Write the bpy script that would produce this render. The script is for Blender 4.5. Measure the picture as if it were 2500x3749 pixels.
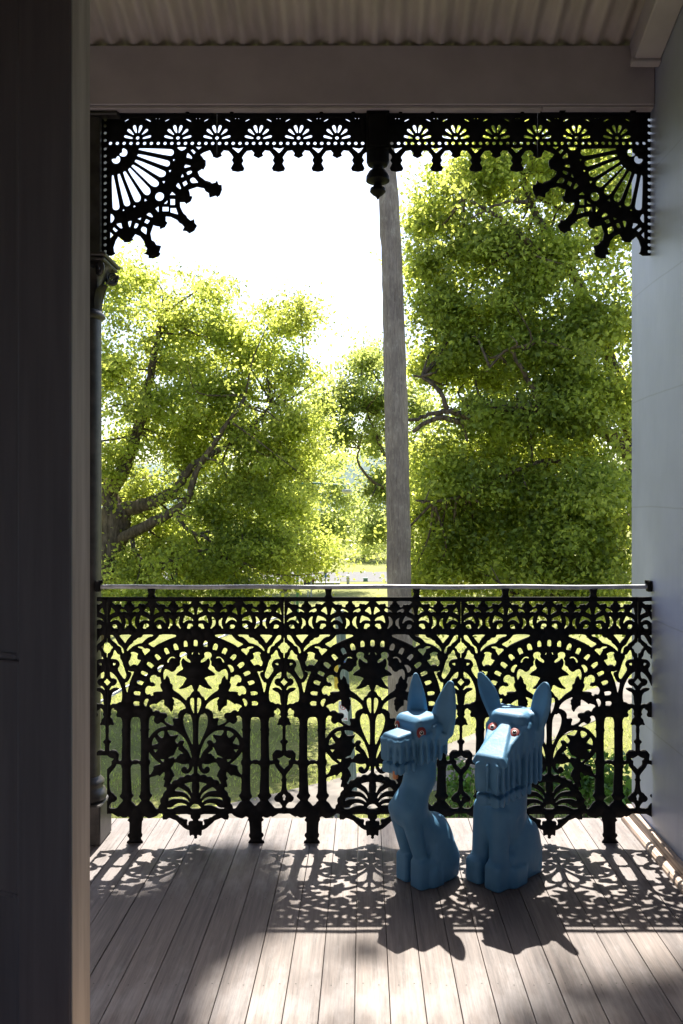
import bpy, bmesh, math, random
import numpy as np
from mathutils import Vector, Matrix, Quaternion
from mathutils.geometry import delaunay_2d_cdt

for o in list(bpy.data.objects):
    bpy.data.objects.remove(o, do_unlink=True)
scene = bpy.context.scene
C = scene.collection
random.seed(7)
rng = np.random.default_rng(7)
R = math.radians

# ------------------------------------------------------------------ camera
FPX, VX, VY, H = 3000.0, 1333.0, 1860.0, 1.18      # focal length and vanishing point in photo pixels, eye height
cam_d = bpy.data.cameras.new('camera')
cam_d.sensor_fit = 'VERTICAL'
cam_d.sensor_height = 36.0
cam_d.lens = FPX / 3749 * 36.0
cam_d.shift_x = (1250 - VX) / 3749
cam_d.shift_y = (VY - 1874.5) / 3749
cam_d.clip_start = 0.05
cam_d.clip_end = 3000
cam = bpy.data.objects.new('camera', cam_d)
cam.location = (0, 0, H)
cam.rotation_euler = (R(90), 0, 0)
C.objects.link(cam)
scene.camera = cam
scene.render.resolution_x, scene.render.resolution_y = 683, 1024

# ------------------------------------------------------------------ sky, sun, exposure
SUN = Vector((0.03, 0.67, 1.0))                    # towards the sun
sun_el = math.atan2(SUN.z, math.hypot(SUN.x, SUN.y))
sun_az = math.atan2(SUN.x, SUN.y)
world = bpy.data.worlds.new('World')
scene.world = world
world.use_nodes = True
wn = world.node_tree
sky = wn.nodes.new('ShaderNodeTexSky')
sky.sky_type = 'NISHITA'
sky.sun_disc = False
sky.sun_elevation = sun_el
sky.sun_rotation = sun_az
sky.air_density = 1.0
sky.dust_density = 2.0
sky.ozone_density = 1.0
wn.links.new(sky.outputs[0], wn.nodes['Background'].inputs[0])
wn.nodes['Background'].inputs[1].default_value = 0.082
sl = bpy.data.lights.new('sun', 'SUN')
sl.energy = 5.0
sl.angle = R(0.53)
sl.color = (1.0, 0.93, 0.82)
sun = bpy.data.objects.new('sun', sl)
sun.rotation_euler = SUN.normalized().to_track_quat('Z', 'Y').to_euler()
sun.location = (0, 0, 20)
C.objects.link(sun)
vs = scene.view_settings
vs.view_transform = 'Standard'
vs.look = 'None'
vs.exposure = 1.85
vs.gamma = 1.0
vs.use_curve_mapping = False

# ------------------------------------------------------------------ helpers
def W(px, py, d):
    """photo pixel at distance d -> world point"""
    return Vector(((px - VX) / FPX * d, d, H - (py - VY) / FPX * d))

def tag(o, label=None, cat=None, group=None, kind=None):
    if label: o['label'] = label
    if cat: o['category'] = cat
    if group: o['group'] = group
    if kind: o['kind'] = kind
    return o

def empty(name, loc=(0, 0, 0), label=None, cat=None, group=None):
    o = bpy.data.objects.new(name, None)
    o.location = loc
    o.empty_display_size = 0.1
    C.objects.link(o)
    return tag(o, label, cat, group)

def link(name, me, mat=None, parent=None, loc=None):
    o = bpy.data.objects.new(name, me)
    C.objects.link(o)
    if mat is not None and len(me.materials) == 0:
        me.materials.append(mat)
    if parent is not None:
        o.parent = parent
    if loc is not None:
        o.location = loc
    return o

def np_mesh(name, v, quads=None, tris=None, smooth=False):
    me = bpy.data.meshes.new(name)
    v = np.asarray(v, dtype=np.float32)
    me.vertices.add(len(v))
    me.vertices.foreach_set('co', v.ravel())
    loops, starts, n = [], [], 0
    for arr, k in ((tris, 3), (quads, 4)):
        if arr is not None and len(arr):
            arr = np.asarray(arr, dtype=np.int32)
            loops.append(arr.ravel())
            starts.append(n + np.arange(len(arr), dtype=np.int32) * k)
            n += arr.size
    loops = np.concatenate(loops); starts = np.concatenate(starts)
    me.loops.add(len(loops))
    me.loops.foreach_set('vertex_index', loops)
    me.polygons.add(len(starts))
    me.polygons.foreach_set('loop_start', starts)
    if smooth:
        me.polygons.foreach_set('use_smooth', np.ones(len(starts), dtype=bool))
    me.update(calc_edges=True)
    me.validate()
    return me

class MB:
    """collects shapes into one bmesh"""
    def __init__(self): self.bm = bmesh.new()
    def box(self, x0, x1, y0, y1, z0, z1, bev=0.0, M=None):
        b = bmesh.new()
        bmesh.ops.create_cube(b, size=1)
        for v in b.verts:
            v.co = Vector(((x0 + x1) / 2 + v.co.x * (x1 - x0), (y0 + y1) / 2 + v.co.y * (y1 - y0), (z0 + z1) / 2 + v.co.z * (z1 - z0)))
        if bev:
            bmesh.ops.bevel(b, geom=b.edges[:], offset=bev, segments=1, affect='EDGES')
        self.add(b, M); return self
    def add(self, b, M=None):
        if M is not None: b.transform(M)
        me = bpy.data.meshes.new('tmp'); b.to_mesh(me); b.free()
        self.bm.from_mesh(me); bpy.data.meshes.remove(me)
    def lathe(self, prof, n=24, cx=0, cy=0, square=False):
        """prof: list of (r, z)"""
        rings = []
        for r, z in prof:
            ring = []
            for k in range(n):
                a = 2 * math.pi * (k + .5) / n
                ring.append(self.bm.verts.new((cx + r * math.cos(a), cy + r * math.sin(a), z)))
            rings.append(ring)
        for a, b in zip(rings, rings[1:]):
            for k in range(n):
                self.bm.faces.new((a[k], a[(k + 1) % n], b[(k + 1) % n], b[k]))
        self.bm.faces.new(list(reversed(rings[0]))); self.bm.faces.new(rings[-1])
        return self
    def tube(self, pts, rads, n=8):
        pts = [Vector(p) for p in pts]
        if not hasattr(rads, '__len__'): rads = [rads] * len(pts)
        rings = []; up = None
        for i, p in enumerate(pts):
            t = (pts[min(i + 1, len(pts) - 1)] - pts[max(i - 1, 0)]).normalized()
            if up is None:
                up = t.orthogonal().normalized()
            up = (up - t * up.dot(t)).normalized()
            s = t.cross(up)
            rings.append([self.bm.verts.new(p + (up * math.cos(2 * math.pi * k / n) + s * math.sin(2 * math.pi * k / n)) * rads[i]) for k in range(n)])
        for a, b in zip(rings, rings[1:]):
            for k in range(n):
                self.bm.faces.new((a[k], a[(k + 1) % n], b[(k + 1) % n], b[k]))
        self.bm.faces.new(list(reversed(rings[0]))); self.bm.faces.new(rings[-1])
        return self
    def build(self, name, mat, parent=None, smooth=False, loc=None, angle=None):
        bmesh.ops.recalc_face_normals(self.bm, faces=self.bm.faces[:])
        me = bpy.data.meshes.new(name)
        self.bm.to_mesh(me); self.bm.free()
        if smooth:
            me.polygons.foreach_set('use_smooth', [True] * len(me.polygons))
            if angle: me.set_sharp_from_angle(angle=R(angle))
        return link(name, me, mat, parent, loc)

def spline(pts, n=6):
    """Catmull-Rom through points of any dimension (open)"""
    P = [np.array(p, float) for p in pts]
    P = [2 * P[0] - P[1]] + P + [2 * P[-1] - P[-2]]
    out = []
    for i in range(1, len(P) - 2):
        for k in range(n):
            t = k / n
            out.append(.5 * ((2 * P[i]) + (-P[i-1] + P[i+1]) * t + (2*P[i-1] - 5*P[i] + 4*P[i+1] - P[i+2]) * t*t + (-P[i-1] + 3*P[i] - 3*P[i+1] + P[i+2]) * t**3))
    out.append(P[-2])
    return out

# ------------------------------------------------------------------ materials
def new_mat(name, rough=.6, col=(.5, .5, .5), spec=.5, metal=0.0):
    m = bpy.data.materials.new(name); m.use_nodes = True
    nt = m.node_tree; b = nt.nodes['Principled BSDF']
    b.inputs['Base Color'].default_value = (*col, 1)
    b.inputs['Roughness'].default_value = rough
    b.inputs['Specular IOR Level'].default_value = spec
    b.inputs['Metallic'].default_value = metal
    return m, nt, b

def noise_col(nt, target, c0, c1, scale=5, detail=4, stretch=(1, 1, 1), coord='Object', lo=.35, hi=.65, rough=.55, rnd=False):
    N = nt.nodes; L = nt.links
    tc = N.new('ShaderNodeTexCoord'); mp = N.new('ShaderNodeMapping'); nz = N.new('ShaderNodeTexNoise'); rp = N.new('ShaderNodeValToRGB')
    mp.inputs['Scale'].default_value = stretch
    nz.inputs['Scale'].default_value = scale; nz.inputs['Detail'].default_value = detail; nz.inputs['Roughness'].default_value = rough
    rp.color_ramp.elements[0].position = lo; rp.color_ramp.elements[1].position = hi
    rp.color_ramp.elements[0].color = (*c0, 1); rp.color_ramp.elements[1].color = (*c1, 1)
    L.new(tc.outputs[coord], mp.inputs[0]); L.new(mp.outputs[0], nz.inputs[0]); L.new(nz.outputs[0], rp.inputs[0])
    if rnd:
        oi = N.new('ShaderNodeObjectInfo'); mu = N.new('ShaderNodeMath'); mu.operation = 'MULTIPLY'; mu.inputs[1].default_value = 37.0
        L.new(oi.outputs['Random'], mu.inputs[0]); L.new(mu.outputs[0], mp.inputs['Location'])
    if target is not None: L.new(rp.outputs[0], target)
    return rp, nz, mp

def bump(nt, b, height_out, strength=.3, dist=.01):
    bp = nt.nodes.new('ShaderNodeBump'); bp.inputs['Strength'].default_value = strength; bp.inputs['Distance'].default_value = dist
    nt.links.new(height_out, bp.inputs['Height'])
    nt.links.new(bp.outputs[0], b.inputs['Normal'])
    return bp

def mixc(nt, fac, a, b, mode='MIX'):
    m = nt.nodes.new('ShaderNodeMix'); m.data_type = 'RGBA'; m.blend_type = mode
    for s, v in ((0, fac), (6, a), (7, b)):
        if isinstance(v, (int, float)): m.inputs[s].default_value = v
        elif isinstance(v, tuple): m.inputs[s].default_value = (*v, 1)
        else: nt.links.new(v, m.inputs[s])
    return m.outputs[2]

M = {}
# black painted cast iron
m, nt, b = new_mat('black_iron', .6, (.012, .012, .014), .12)
rp, nz, _ = noise_col(nt, b.inputs['Base Color'], (.004, .004, .005), (.009, .009, .010), 30, 5)
bump(nt, b, nz.outputs[0], .25, .002); M['iron'] = m
m, nt, b = new_mat('column_paint', .42, (.03, .03, .034), .5)
rp, nz, _ = noise_col(nt, b.inputs['Base Color'], (.014, .013, .014), (.05, .046, .044), 18, 6)
bump(nt, b, nz.outputs[0], .3, .003); M['column'] = m
m, nt, b = new_mat('handrail_paint', .38, (.3, .32, .36), .5)
rp, nz, _ = noise_col(nt, b.inputs['Base Color'], (.30, .32, .36), (.52, .54, .58), 22, 5); M['rail'] = m
# weathered deck boards
m, nt, b = new_mat('weathered_boards', .5, (.4, .33, .28), .35)
rp, nz, mp = noise_col(nt, None, (.074, .066, .066), (.188, .164, .158), 3.4, 8, (24, 1.0, 8), lo=.32, hi=.66, rnd=True, rough=.65)
rp2, nz2, _ = noise_col(nt, None, (0, 0, 0), (1, 1, 1), 3.0, 7, (2.4, .8, 1), lo=.47, hi=.68, rough=.7)
rp3, nz3, _ = noise_col(nt, None, (.80, .80, .80), (1.10, 1.08, 1.06), 30, 5, (9, .35, 1), lo=.3, hi=.75, rnd=True)
oi = nt.nodes.new('ShaderNodeObjectInfo')
rr = nt.nodes.new('ShaderNodeValToRGB'); rr.color_ramp.elements[0].color = (.80, .78, .78, 1); rr.color_ramp.elements[1].color = (1.1, 1.06, 1.0, 1)
nt.links.new(oi.outputs['Random'], rr.inputs[0])
c = mixc(nt, .22, rp.outputs[0], (.20, .18, .18))
c2 = nt.nodes.new('ShaderNodeMix'); c2.data_type = 'RGBA'; nt.links.new(rp2.outputs[0], c2.inputs[0])
mx = nt.nodes.new('ShaderNodeMath'); mx.operation = 'MULTIPLY'; mx.inputs[1].default_value = .62
nt.links.new(rp2.outputs[0], mx.inputs[0]); nt.links.new(mx.outputs[0], c2.inputs[0])
nt.links.new(c, c2.inputs[6]); c2.inputs[7].default_value = (.235, .225, .24, 1)
c = mixc(nt, 1.0, c2.outputs[2], rp3.outputs[0], 'MULTIPLY')
c = mixc(nt, 1.0, c, rr.outputs[0], 'MULTIPLY')
nt.links.new(c, b.inputs['Base Color'])
rq = nt.nodes.new('ShaderNodeMapRange'); rq.inputs[3].default_value = .68; rq.inputs[4].default_value = .36
nt.links.new(rp2.outputs[0], rq.inputs[0]); nt.links.new(rq.outputs[0], b.inputs['Roughness'])
bump(nt, b, nz.outputs[0], .6, .003); M['boards'] = m
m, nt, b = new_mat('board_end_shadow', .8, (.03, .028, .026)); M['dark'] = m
m, nt, b = new_mat('nail', .6, (.03, .025, .022)); M['nail'] = m
# skirting timber
m, nt, b = new_mat('skirting_timber', .55, (.4, .3, .24))
rp, nz, _ = noise_col(nt, b.inputs['Base Color'], (.16, .11, .085), (.46, .36, .29), 4, 6, (30, 1.2, 30), lo=.35, hi=.6)
bump(nt, b, nz.outputs[0], .6, .004); M['skirt'] = m
# mauve grey paint on beam, rafter
m, nt, b = new_mat('mauve_paint', .5, (.26, .23, .235), .4)
rp, nz, _ = noise_col(nt, b.inputs['Base Color'], (.43, .39, .43), (.51, .465, .505), 6, 5)
nzb = nt.nodes.new('ShaderNodeTexNoise'); nzb.inputs['Scale'].default_value = 60; nzb.inputs['Detail'].default_value = 4
bump(nt, b, nzb.outputs[0], .12, .002); M['mauve'] = m
m, nt, b = new_mat('light_mauve_paint', .5, (.42, .37, .37), .4)
noise_col(nt, b.inputs['Base Color'], (.40, .36, .38), (.52, .47, .49), 9, 5); M['mauve2'] = m
# corrugated roof sheet underside
m, nt, b = new_mat('roof_paint', .45, (.4, .33, .28), .4)
rp, nz, _ = noise_col(nt, b.inputs['Base Color'], (.40, .355, .34), (.54, .48, .455), 5, 6, (3, .7, 1)); M['roof'] = m
# plaster wall
m, nt, b = new_mat('wall_plaster', .42, (.5, .5, .54), .5)
rp, nz, _ = noise_col(nt, None, (.315, .345, .455), (.41, .445, .57), 2.2, 6, lo=.3, hi=.7)
rps, nzs, _ = noise_col(nt, None, (.80, .78, .76), (1, 1, 1), 1.3, 6, (1, 1.2, .5), lo=.30, hi=.5)
c = mixc(nt, 1.0, rp.outputs[0], rps.outputs[0], 'MULTIPLY')
tc = nt.nodes.new('ShaderNodeTexCoord'); sx = nt.nodes.new('ShaderNodeSeparateXYZ'); nt.links.new(tc.outputs['Object'], sx.inputs[0])
jm = nt.nodes.new('ShaderNodeMath'); jm.operation = 'ADD'; jm.inputs[1].default_value = 10.2
nzj = nt.nodes.new('ShaderNodeTexNoise'); nzj.inputs['Scale'].default_value = 3; nzj.inputs['Detail'].default_value = 5
jn = nt.nodes.new('ShaderNodeMath'); jn.operation = 'MULTIPLY_ADD'; jn.inputs[1].default_value = .03; nt.links.new(nzj.outputs[0], jn.inputs[0]); nt.links.new(sx.outputs[2], jn.inputs[2])
nt.links.new(jn.outputs[0], jm.inputs[0])
jo = nt.nodes.new('ShaderNodeMath'); jo.operation = 'PINGPONG'; jo.inputs[1].default_value = .1965; nt.links.new(jm.outputs[0], jo.inputs[0])
jl = nt.nodes.new('ShaderNodeMapRange'); jl.inputs[1].default_value = .0; jl.inputs[2].default_value = .004; nt.links.new(jo.outputs[0], jl.inputs[0])
c = mixc(nt, 1.0, c, mixc(nt, jl.outputs[0], (.78, .77, .76), (1, 1, 1)), 'MULTIPLY')
nt.links.new(c, b.inputs['Base Color'])
nzw = nt.nodes.new('ShaderNodeTexNoise'); nzw.inputs['Scale'].default_value = 55; nzw.inputs['Detail'].default_value = 6
nzw2 = nt.nodes.new('ShaderNodeTexNoise'); nzw2.inputs['Scale'].default_value = 5; nzw2.inputs['Detail'].default_value = 3
ad = nt.nodes.new('ShaderNodeMath'); ad.operation = 'MULTIPLY_ADD'; ad.inputs[1].default_value = 5.0
nt.links.new(nzw2.outputs[0], ad.inputs[0]); nt.links.new(nzw.outputs[0], ad.inputs[2])
bump(nt, b, ad.outputs[0], .25, .004); M['wall'] = m
m, nt, b = new_mat('room_wall', .8, (.55, .50, .47)); M['room'] = m
m, nt, b = new_mat('room_floor', .5, (.26, .17, .11)); M['roomfloor'] = m
# door paint; the edge colour is made paler for the light it faces
m, nt, b = new_mat('dark_door_paint', .5, (.035, .033, .038), .35)
rp, nz, _ = noise_col(nt, b.inputs['Base Color'], (.27, .22, .225), (.34, .275, .28), 4, 5, (8, 8, .6)); bump(nt, b, nz.outputs[0], .1, .001); M['door'] = m
m, nt, b = new_mat('door_edge_lit_paint', .45, (.45, .43, .39), .4)
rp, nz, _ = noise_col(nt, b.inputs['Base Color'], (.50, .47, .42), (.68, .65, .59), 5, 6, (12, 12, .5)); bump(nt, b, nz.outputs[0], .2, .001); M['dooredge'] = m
# blue painted carving
m, nt, b = new_mat('blue_paint', .55, (.06, .2, .37), .4)
rp, nz, _ = noise_col(nt, None, (.054, .160, .285), (.092, .240, .39), 7, 6, lo=.3, hi=.7)
rp2, nz2, _ = noise_col(nt, None, (0, 0, 0), (1, 1, 1), 26, 6, (1, 1, .25), lo=.56, hi=.75)
mu = nt.nodes.new('ShaderNodeMath'); mu.operation = 'MULTIPLY'; mu.inputs[1].default_value = .25
nt.links.new(rp2.outputs[0], mu.inputs[0])
c = mixc(nt, mu.outputs[0], rp.outputs[0], (.14, .31, .44))
nt.links.new(c, b.inputs['Base Color'])
_, wv, _ = noise_col(nt, None, (0, 0, 0), (1, 1, 1), 34, 6, (1, 1, .22), rough=.65)
bump(nt, b, wv.outputs[0], .55, .004); M['blue'] = m
for nm, col, ro in (('red', (.20, .012, .012), .5), ('eye_white', (.75, .72, .68), .4), ('eye_black', (.008, .008, .008), .25), ('tongue', (.55, .22, .08), .5),
                    ('sign_white', (.75, .76, .78), .4), ('sign_red', (.5, .02, .03), .4), ('sign_yellow', (.7, .5, .06), .5), ('sign_blue', (.02, .12, .45), .5),
                    ('cable', (.55, .55, .55), .5), ('lamp_grey', (.45, .46, .48), .4), ('lamp_glass', (.6, .58, .45), .3), ('dark_panel', (.02, .02, .025), .5),
                    ('dark_red', (.25, .07, .06), .6), ('concrete_post', (.42, .42, .40), .8), ('green_post', (.05, .16, .12), .5), ('picket', (.6, .58, .52), .6), ('bin_green', (.10, .20, .15), .5)):
    m, nt, b = new_mat(nm, ro, col)
    noise_col(nt, b.inputs['Base Color'], tuple(x * .82 for x in col), tuple(min(1, x * 1.12) for x in col), 12, 4)
    M[nm] = m
m, nt, b = new_mat('green_timber_pole', .75, (.2, .25, .22))
rp, nz, _ = noise_col(nt, b.inputs['Base Color'], (.10, .14, .12), (.26, .31, .27), 3, 6, (12, 12, .8)); M['pole'] = m
# bark
m, nt, b = new_mat('grey_trunk', .85, (.3, .27, .25), .2)
rp, nz, mp = noise_col(nt, None, (.17, .135, .115), (.46, .39, .34), 12, 9, (4, 4, .45), lo=.3, hi=.68, rough=.8)
rp2, nz2, _ = noise_col(nt, None, (0, 0, 0), (1, 1, 1), 11, 7, (1.6, 1.6, .7), lo=.54, hi=.66, rough=.7)
mu = nt.nodes.new('ShaderNodeMath'); mu.operation = 'MULTIPLY'; mu.inputs[1].default_value = .55
nt.links.new(rp2.outputs[0], mu.inputs[0])
c = mixc(nt, mu.outputs[0], rp.outputs[0], (.58, .52, .43)); rpm, _, _ = noise_col(nt, None, (.72, .70, .70), (1.12, 1.1, 1.06), 1.6, 5, lo=.35, hi=.65); c = mixc(nt, 1.0, c, rpm.outputs[0], 'MULTIPLY'); nt.links.new(c, b.inputs['Base Color'])
bump(nt, b, nz.outputs[0], .9, .03); M['grey_trunk'] = m
m, nt, b = new_mat('tree_bark', .9, (.12, .09, .065), .2)
rp, nz, _ = noise_col(nt, b.inputs['Base Color'], (.05, .037, .026), (.17, .13, .095), 5, 7, (3, 3, .8)); bump(nt, b, nz.outputs[0], .8, .03); M['bark'] = m

def leaf_mat(name, dark, light, trans, tw=.5):
    m = bpy.data.materials.new(name); m.use_nodes = True
    nt = m.node_tree; b = nt.nodes['Principled BSDF']; N = nt.nodes; L = nt.links
    at = N.new('ShaderNodeAttribute'); at.attribute_name = 'tint'
    rp = N.new('ShaderNodeValToRGB')
    rp.color_ramp.elements[0].color = (*dark, 1); rp.color_ramp.elements[1].color = (*light, 1)
    L.new(at.outputs['Fac'], rp.inputs[0]); L.new(rp.outputs[0], b.inputs['Base Color'])
    b.inputs['Roughness'].default_value = .34; b.inputs['Specular IOR Level'].default_value = .5
    tr = N.new('ShaderNodeBsdfTranslucent')
    rt = N.new('ShaderNodeValToRGB')
    rt.color_ramp.elements[0].color = (*[x * .45 for x in trans], 1); rt.color_ramp.elements[1].color = (*trans, 1)
    L.new(at.outputs['Fac'], rt.inputs[0]); L.new(rt.outputs[0], tr.inputs[0])
    mx = N.new('ShaderNodeMixShader'); mx.inputs[0].default_value = tw
    L.new(b.outputs[0], mx.inputs[1]); L.new(tr.outputs[0], mx.inputs[2]); L.new(mx.outputs[0], N['Material Output'].inputs[0])
    return m
M['leaf'] = leaf_mat('leaf_green', (.060, .11, .02), (.22, .30, .07), (.86, .94, .18), .64)
M['leaf2'] = leaf_mat('leaf_olive', (.075, .12, .03), (.17, .235, .06), (.72, .82, .20), .6)
M['leaf3'] = leaf_mat('leaf_shrub', (.03, .08, .016), (.09, .18, .04), (.22, .42, .06))
# ground
m, nt, b = new_mat('lawn', .9, (.12, .15, .04), .1)
rp, nz, _ = noise_col(nt, None, (.14, .16, .045), (.29, .295, .11), .55, 8, lo=.3, hi=.7, rough=.7)
rp2, nz2, _ = noise_col(nt, None, (0, 0, 0), (1, 1, 1), 7, 8, lo=.55, hi=.72, rough=.8)
rp3, nz3, _ = noise_col(nt, None, (.5, .5, .5), (1.35, 1.35, 1.3), 22, 6, lo=.3, hi=.7, rough=.8)
c = mixc(nt, rp2.outputs[0], rp.outputs[0], (.40, .34, .22))
c = mixc(nt, 1.0, c, rp3.outputs[0], 'MULTIPLY'); nt.links.new(c, b.inputs['Base Color'])
bump(nt, b, nz3.outputs[0], 1.0, .06); M['lawn'] = m
m, nt, b = new_mat('concrete_path', .85, (.36, .33, .30), .2)
noise_col(nt, b.inputs['Base Color'], (.11, .10, .09), (.185, .168, .15), 2.5, 8); M['path'] = m
m, nt, b = new_mat('asphalt', .85, (.1, .1, .105), .2)
noise_col(nt, b.inputs['Base Color'], (.085, .085, .09), (.13, .13, .13), 4, 8); M['asphalt'] = m
m, nt, b = new_mat('far_hill', .9, (.10, .14, .16), .1)
noise_col(nt, b.inputs['Base Color'], (.06, .10, .09), (.16, .2, .2), .03, 8); M['hill'] = m

# ------------------------------------------------------------------ the setting: ground, path, road
GZ = -3.5
def gd(py): return (H - GZ) * FPX / (py - VY)
mb = MB(); mb.box(-400, 400, 3.6, 900, GZ - 1, GZ); tag(mb.build('lawn', M['lawn']), kind='structure')
def strip(name, pts, z, th, mat):
    mb = MB(); bm = mb.bm
    top = [bm.verts.new((p[0], p[1], z)) for p in pts]; bot = [bm.verts.new((p[0], p[1], z - th)) for p in pts]
    bm.faces.new(top); bm.faces.new(list(reversed(bot)))
    for i in range(len(pts)):
        j = (i + 1) % len(pts); bm.faces.new((top[i], bot[i], bot[j], top[j]))
    return tag(mb.build(name, mat), kind='structure')
def gp(px, py): 
    d = gd(py); return ((px - VX) / FPX * d, d)
cen = spline([(-14, 7.5), (-6, 9.6), (-2.2, 12.0), (1.2, 14.6), (4.6, 18.6), (8.5, 22.5), (16, 27)], 6)
cen = [np.array(c) for c in cen]
L_, R_ = [], []
for i, c in enumerate(cen):
    t = cen[min(i + 1, len(cen) - 1)] - cen[max(i - 1, 0)]; t = t / np.linalg.norm(t); nrm = np.array((-t[1], t[0]))
    L_.append(c + nrm * .75); R_.append(c - nrm * .75)
strip('garden_path', [tuple(p) for p in L_ + R_[::-1]][::-1], GZ + .012, .05, M['path'])
strip('road', [(-60, 52), (60, 52), (60, 60), (-60, 60)], GZ + .01, .05, M['asphalt'])
# raised grass bank and far hill
mb = MB()
vs_ = []
nx, ny = 40, 8
for j in range(ny + 1):
    for i in range(nx + 1):
        x = -80 + 160 * i / nx; y = 62 + 45 * j / ny
        z = GZ - .3 + 4.5 * (1 - math.cos(math.pi * j / ny)) / 2 + .5 * math.sin(x * .13) * j / ny
        vs_.append(mb.bm.verts.new((x, y, z)))
for j in range(ny):
    for i in range(nx):
        a = j * (nx + 1) + i; mb.bm.faces.new((vs_[a], vs_[a + 1], vs_[a + nx + 2], vs_[a + nx + 1]))
tag(mb.build('grass_bank', M['lawn'], smooth=True), kind='structure')
mb = MB(); prev = None
for i in range(61):
    x = -420 + 14 * i
    h = 26 + 9 * math.sin(x * .011 + 1) + 5 * math.sin(x * .037)
    a = mb.bm.verts.new((x, 400, GZ)); b_ = mb.bm.verts.new((x, 480, h)); c_ = mb.bm.verts.new((x, 640, h * .9))
    if prev:
        mb.bm.faces.new((prev[0], a, b_, prev[1])); mb.bm.faces.new((prev[1], b_, c_, prev[2]))
    prev = (a, b_, c_)
tag(mb.build('far_hill', M['hill'], smooth=True), kind='structure')

# ------------------------------------------------------------------ the balcony and the room behind the camera
WX = 1.0135            # face of the right partition wall
FE = 3.12              # front edge of the balcony floor
RY = 2.89              # plane of the railing
HWY = 1.72             # outer face of the house wall
LX = -1.75             # face of the left partition wall
floor = empty('balcony_floor', (0, 0, 0)); tag(floor, kind='structure')
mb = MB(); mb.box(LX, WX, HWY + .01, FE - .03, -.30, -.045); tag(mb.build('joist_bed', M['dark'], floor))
PW = .0836
plank_me = None
x = 0.0 - .0226 - PW * 20
edges = []
k = 0
bmx = MB(); bmx.box(-PW / 2 + .0009, PW / 2 - .0009, HWY - .1, FE, -.032, 0, bev=.0009)
tmp = bmx.build('plank', M['boards']); plank_me = tmp.data; bpy.data.objects.remove(tmp)
nb = MB()
for yj in (3.06 - .02, 2.88 + .03 - .45 * 0, 2.48, 2.03):
    for xo in (-.021, .021):
        b2 = bmesh.new(); bmesh.ops.create_circle(b2, cap_ends=True, segments=6, radius=.0022, matrix=Matrix.Translation((xo + random.uniform(-.005, .005), yj + random.uniform(-.006, .006), .0006))); nb.add(b2)
tmp = nb.build('nail_heads', M['nail']); nail_me = tmp.data; bpy.data.objects.remove(tmp)
while x < WX - .01:
    xc = x + PW / 2
    if xc > LX + .04 and xc + PW / 2 < WX + .03:
        o = link('plank', plank_me, None, floor, (xc, 0, random.uniform(-.0012, .0008)))
        n = link('nail_heads', nail_me, None, o); tag(n, kind='stuff')
        if k % 2: n.rotation_euler = (0, 0, 0); n.scale = (-1, 1, 1)
        k += 1
    x += PW
# right wall (with scored ashlar joints as recessed grooves)
mb = MB()
ZT = 3.35
mb.box(WX, WX + .34, HWY - .6, FE - .01, GZ, ZT, bev=.006)
wall = tag(mb.build('partition_wall', M['wall']), 'pale blue grey rendered wall closing the right side of the balcony', 'wall')
# left wall
mb = MB(); mb.box(LX - .3, LX, HWY - .1, FE - .01, GZ, ZT); tag(mb.build('partition_wall', M['wall']), 'rendered partition wall hidden behind the dark door', 'wall')
# house wall with door opening and the room
DX0, DX1, DZ = -1.22, .92, 2.75
mb = MB()
mb.box(-3.2, DX0, HWY - .3, HWY, -.4, 3.6); mb.box(DX1, 3.2, HWY - .3, HWY - .002, -.4, 3.6); mb.box(DX0 + .001, DX1 - .001, HWY - .3, HWY - .001, DZ, 3.6)
tag(mb.build('house_wall', M['room']), kind='structure')
mb = MB(); mb.box(-3.2, 3.2, -3.0, HWY - .105, -.12, -.004); tag(mb.build('room_floor', M['roomfloor']), kind='structure')
mb = MB(); mb.box(-3.2, 3.2, -3.0, HWY - .301, 3.0, 3.1); tag(mb.build('room_ceiling', M['room']), kind='structure')
mb = MB(); mb.box(-3.3, -3.201, -3.1, HWY, -.4, 3.6); tag(mb.build('room_wall_left', M['room']), kind='structure')
mb = MB(); mb.box(3.201, 3.3, -3.1, HWY, -.4, 3.6); tag(mb.build('room_wall_right', M['room']), kind='structure')
mb = MB(); mb.box(-3.2, -1.4, -3.1, -3.001, -.4, 3.6); mb.box(1.0, 3.2, -3.1, -3.001, -.4, 3.6); mb.box(-1.399, .999, -3.1, -3.001, -.4, .7); mb.box(-1.399, .999, -3.1, -3.001, 2.5, 3.6); tag(mb.build('room_wall_back', M['room']), kind='structure')  # unseen wall; its opening is added to bring daylight onto door and beam

# skirting along the right wall
sk = empty('skirting_board', (WX, 2.4, 0), 'weathered timber skirting running along the foot of the right wall', 'skirting')
mb = MB(); mb.box(WX - .020, WX - .001, HWY, FE - .012, .0015, .058, bev=.002); mb.build('board', M['skirt'], sk).location = (-WX, -2.4, 0)
mb = MB()
prof = [(0, 0), (-.022, 0), (-.021, .008), (-.016, .016), (-.008, .021), (0, .022)]
v0 = [mb.bm.verts.new((WX - .0205 + p[0], HWY, .0015 + p[1])) for p in prof]; v1 = [mb.bm.verts.new((WX - .0205 + p[0], FE - .02, .0015 + p[1])) for p in prof]
for i in range(len(prof)):
    j = (i + 1) % len(prof); mb.bm.faces.new((v0[i], v0[j], v1[j], v1[i]))
mb.bm.faces.new(v0); mb.bm.faces.new(list(reversed(v1)))
mb.build('quarter_round', M['skirt'], sk).location = (-WX, -2.4, 0)

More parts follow.
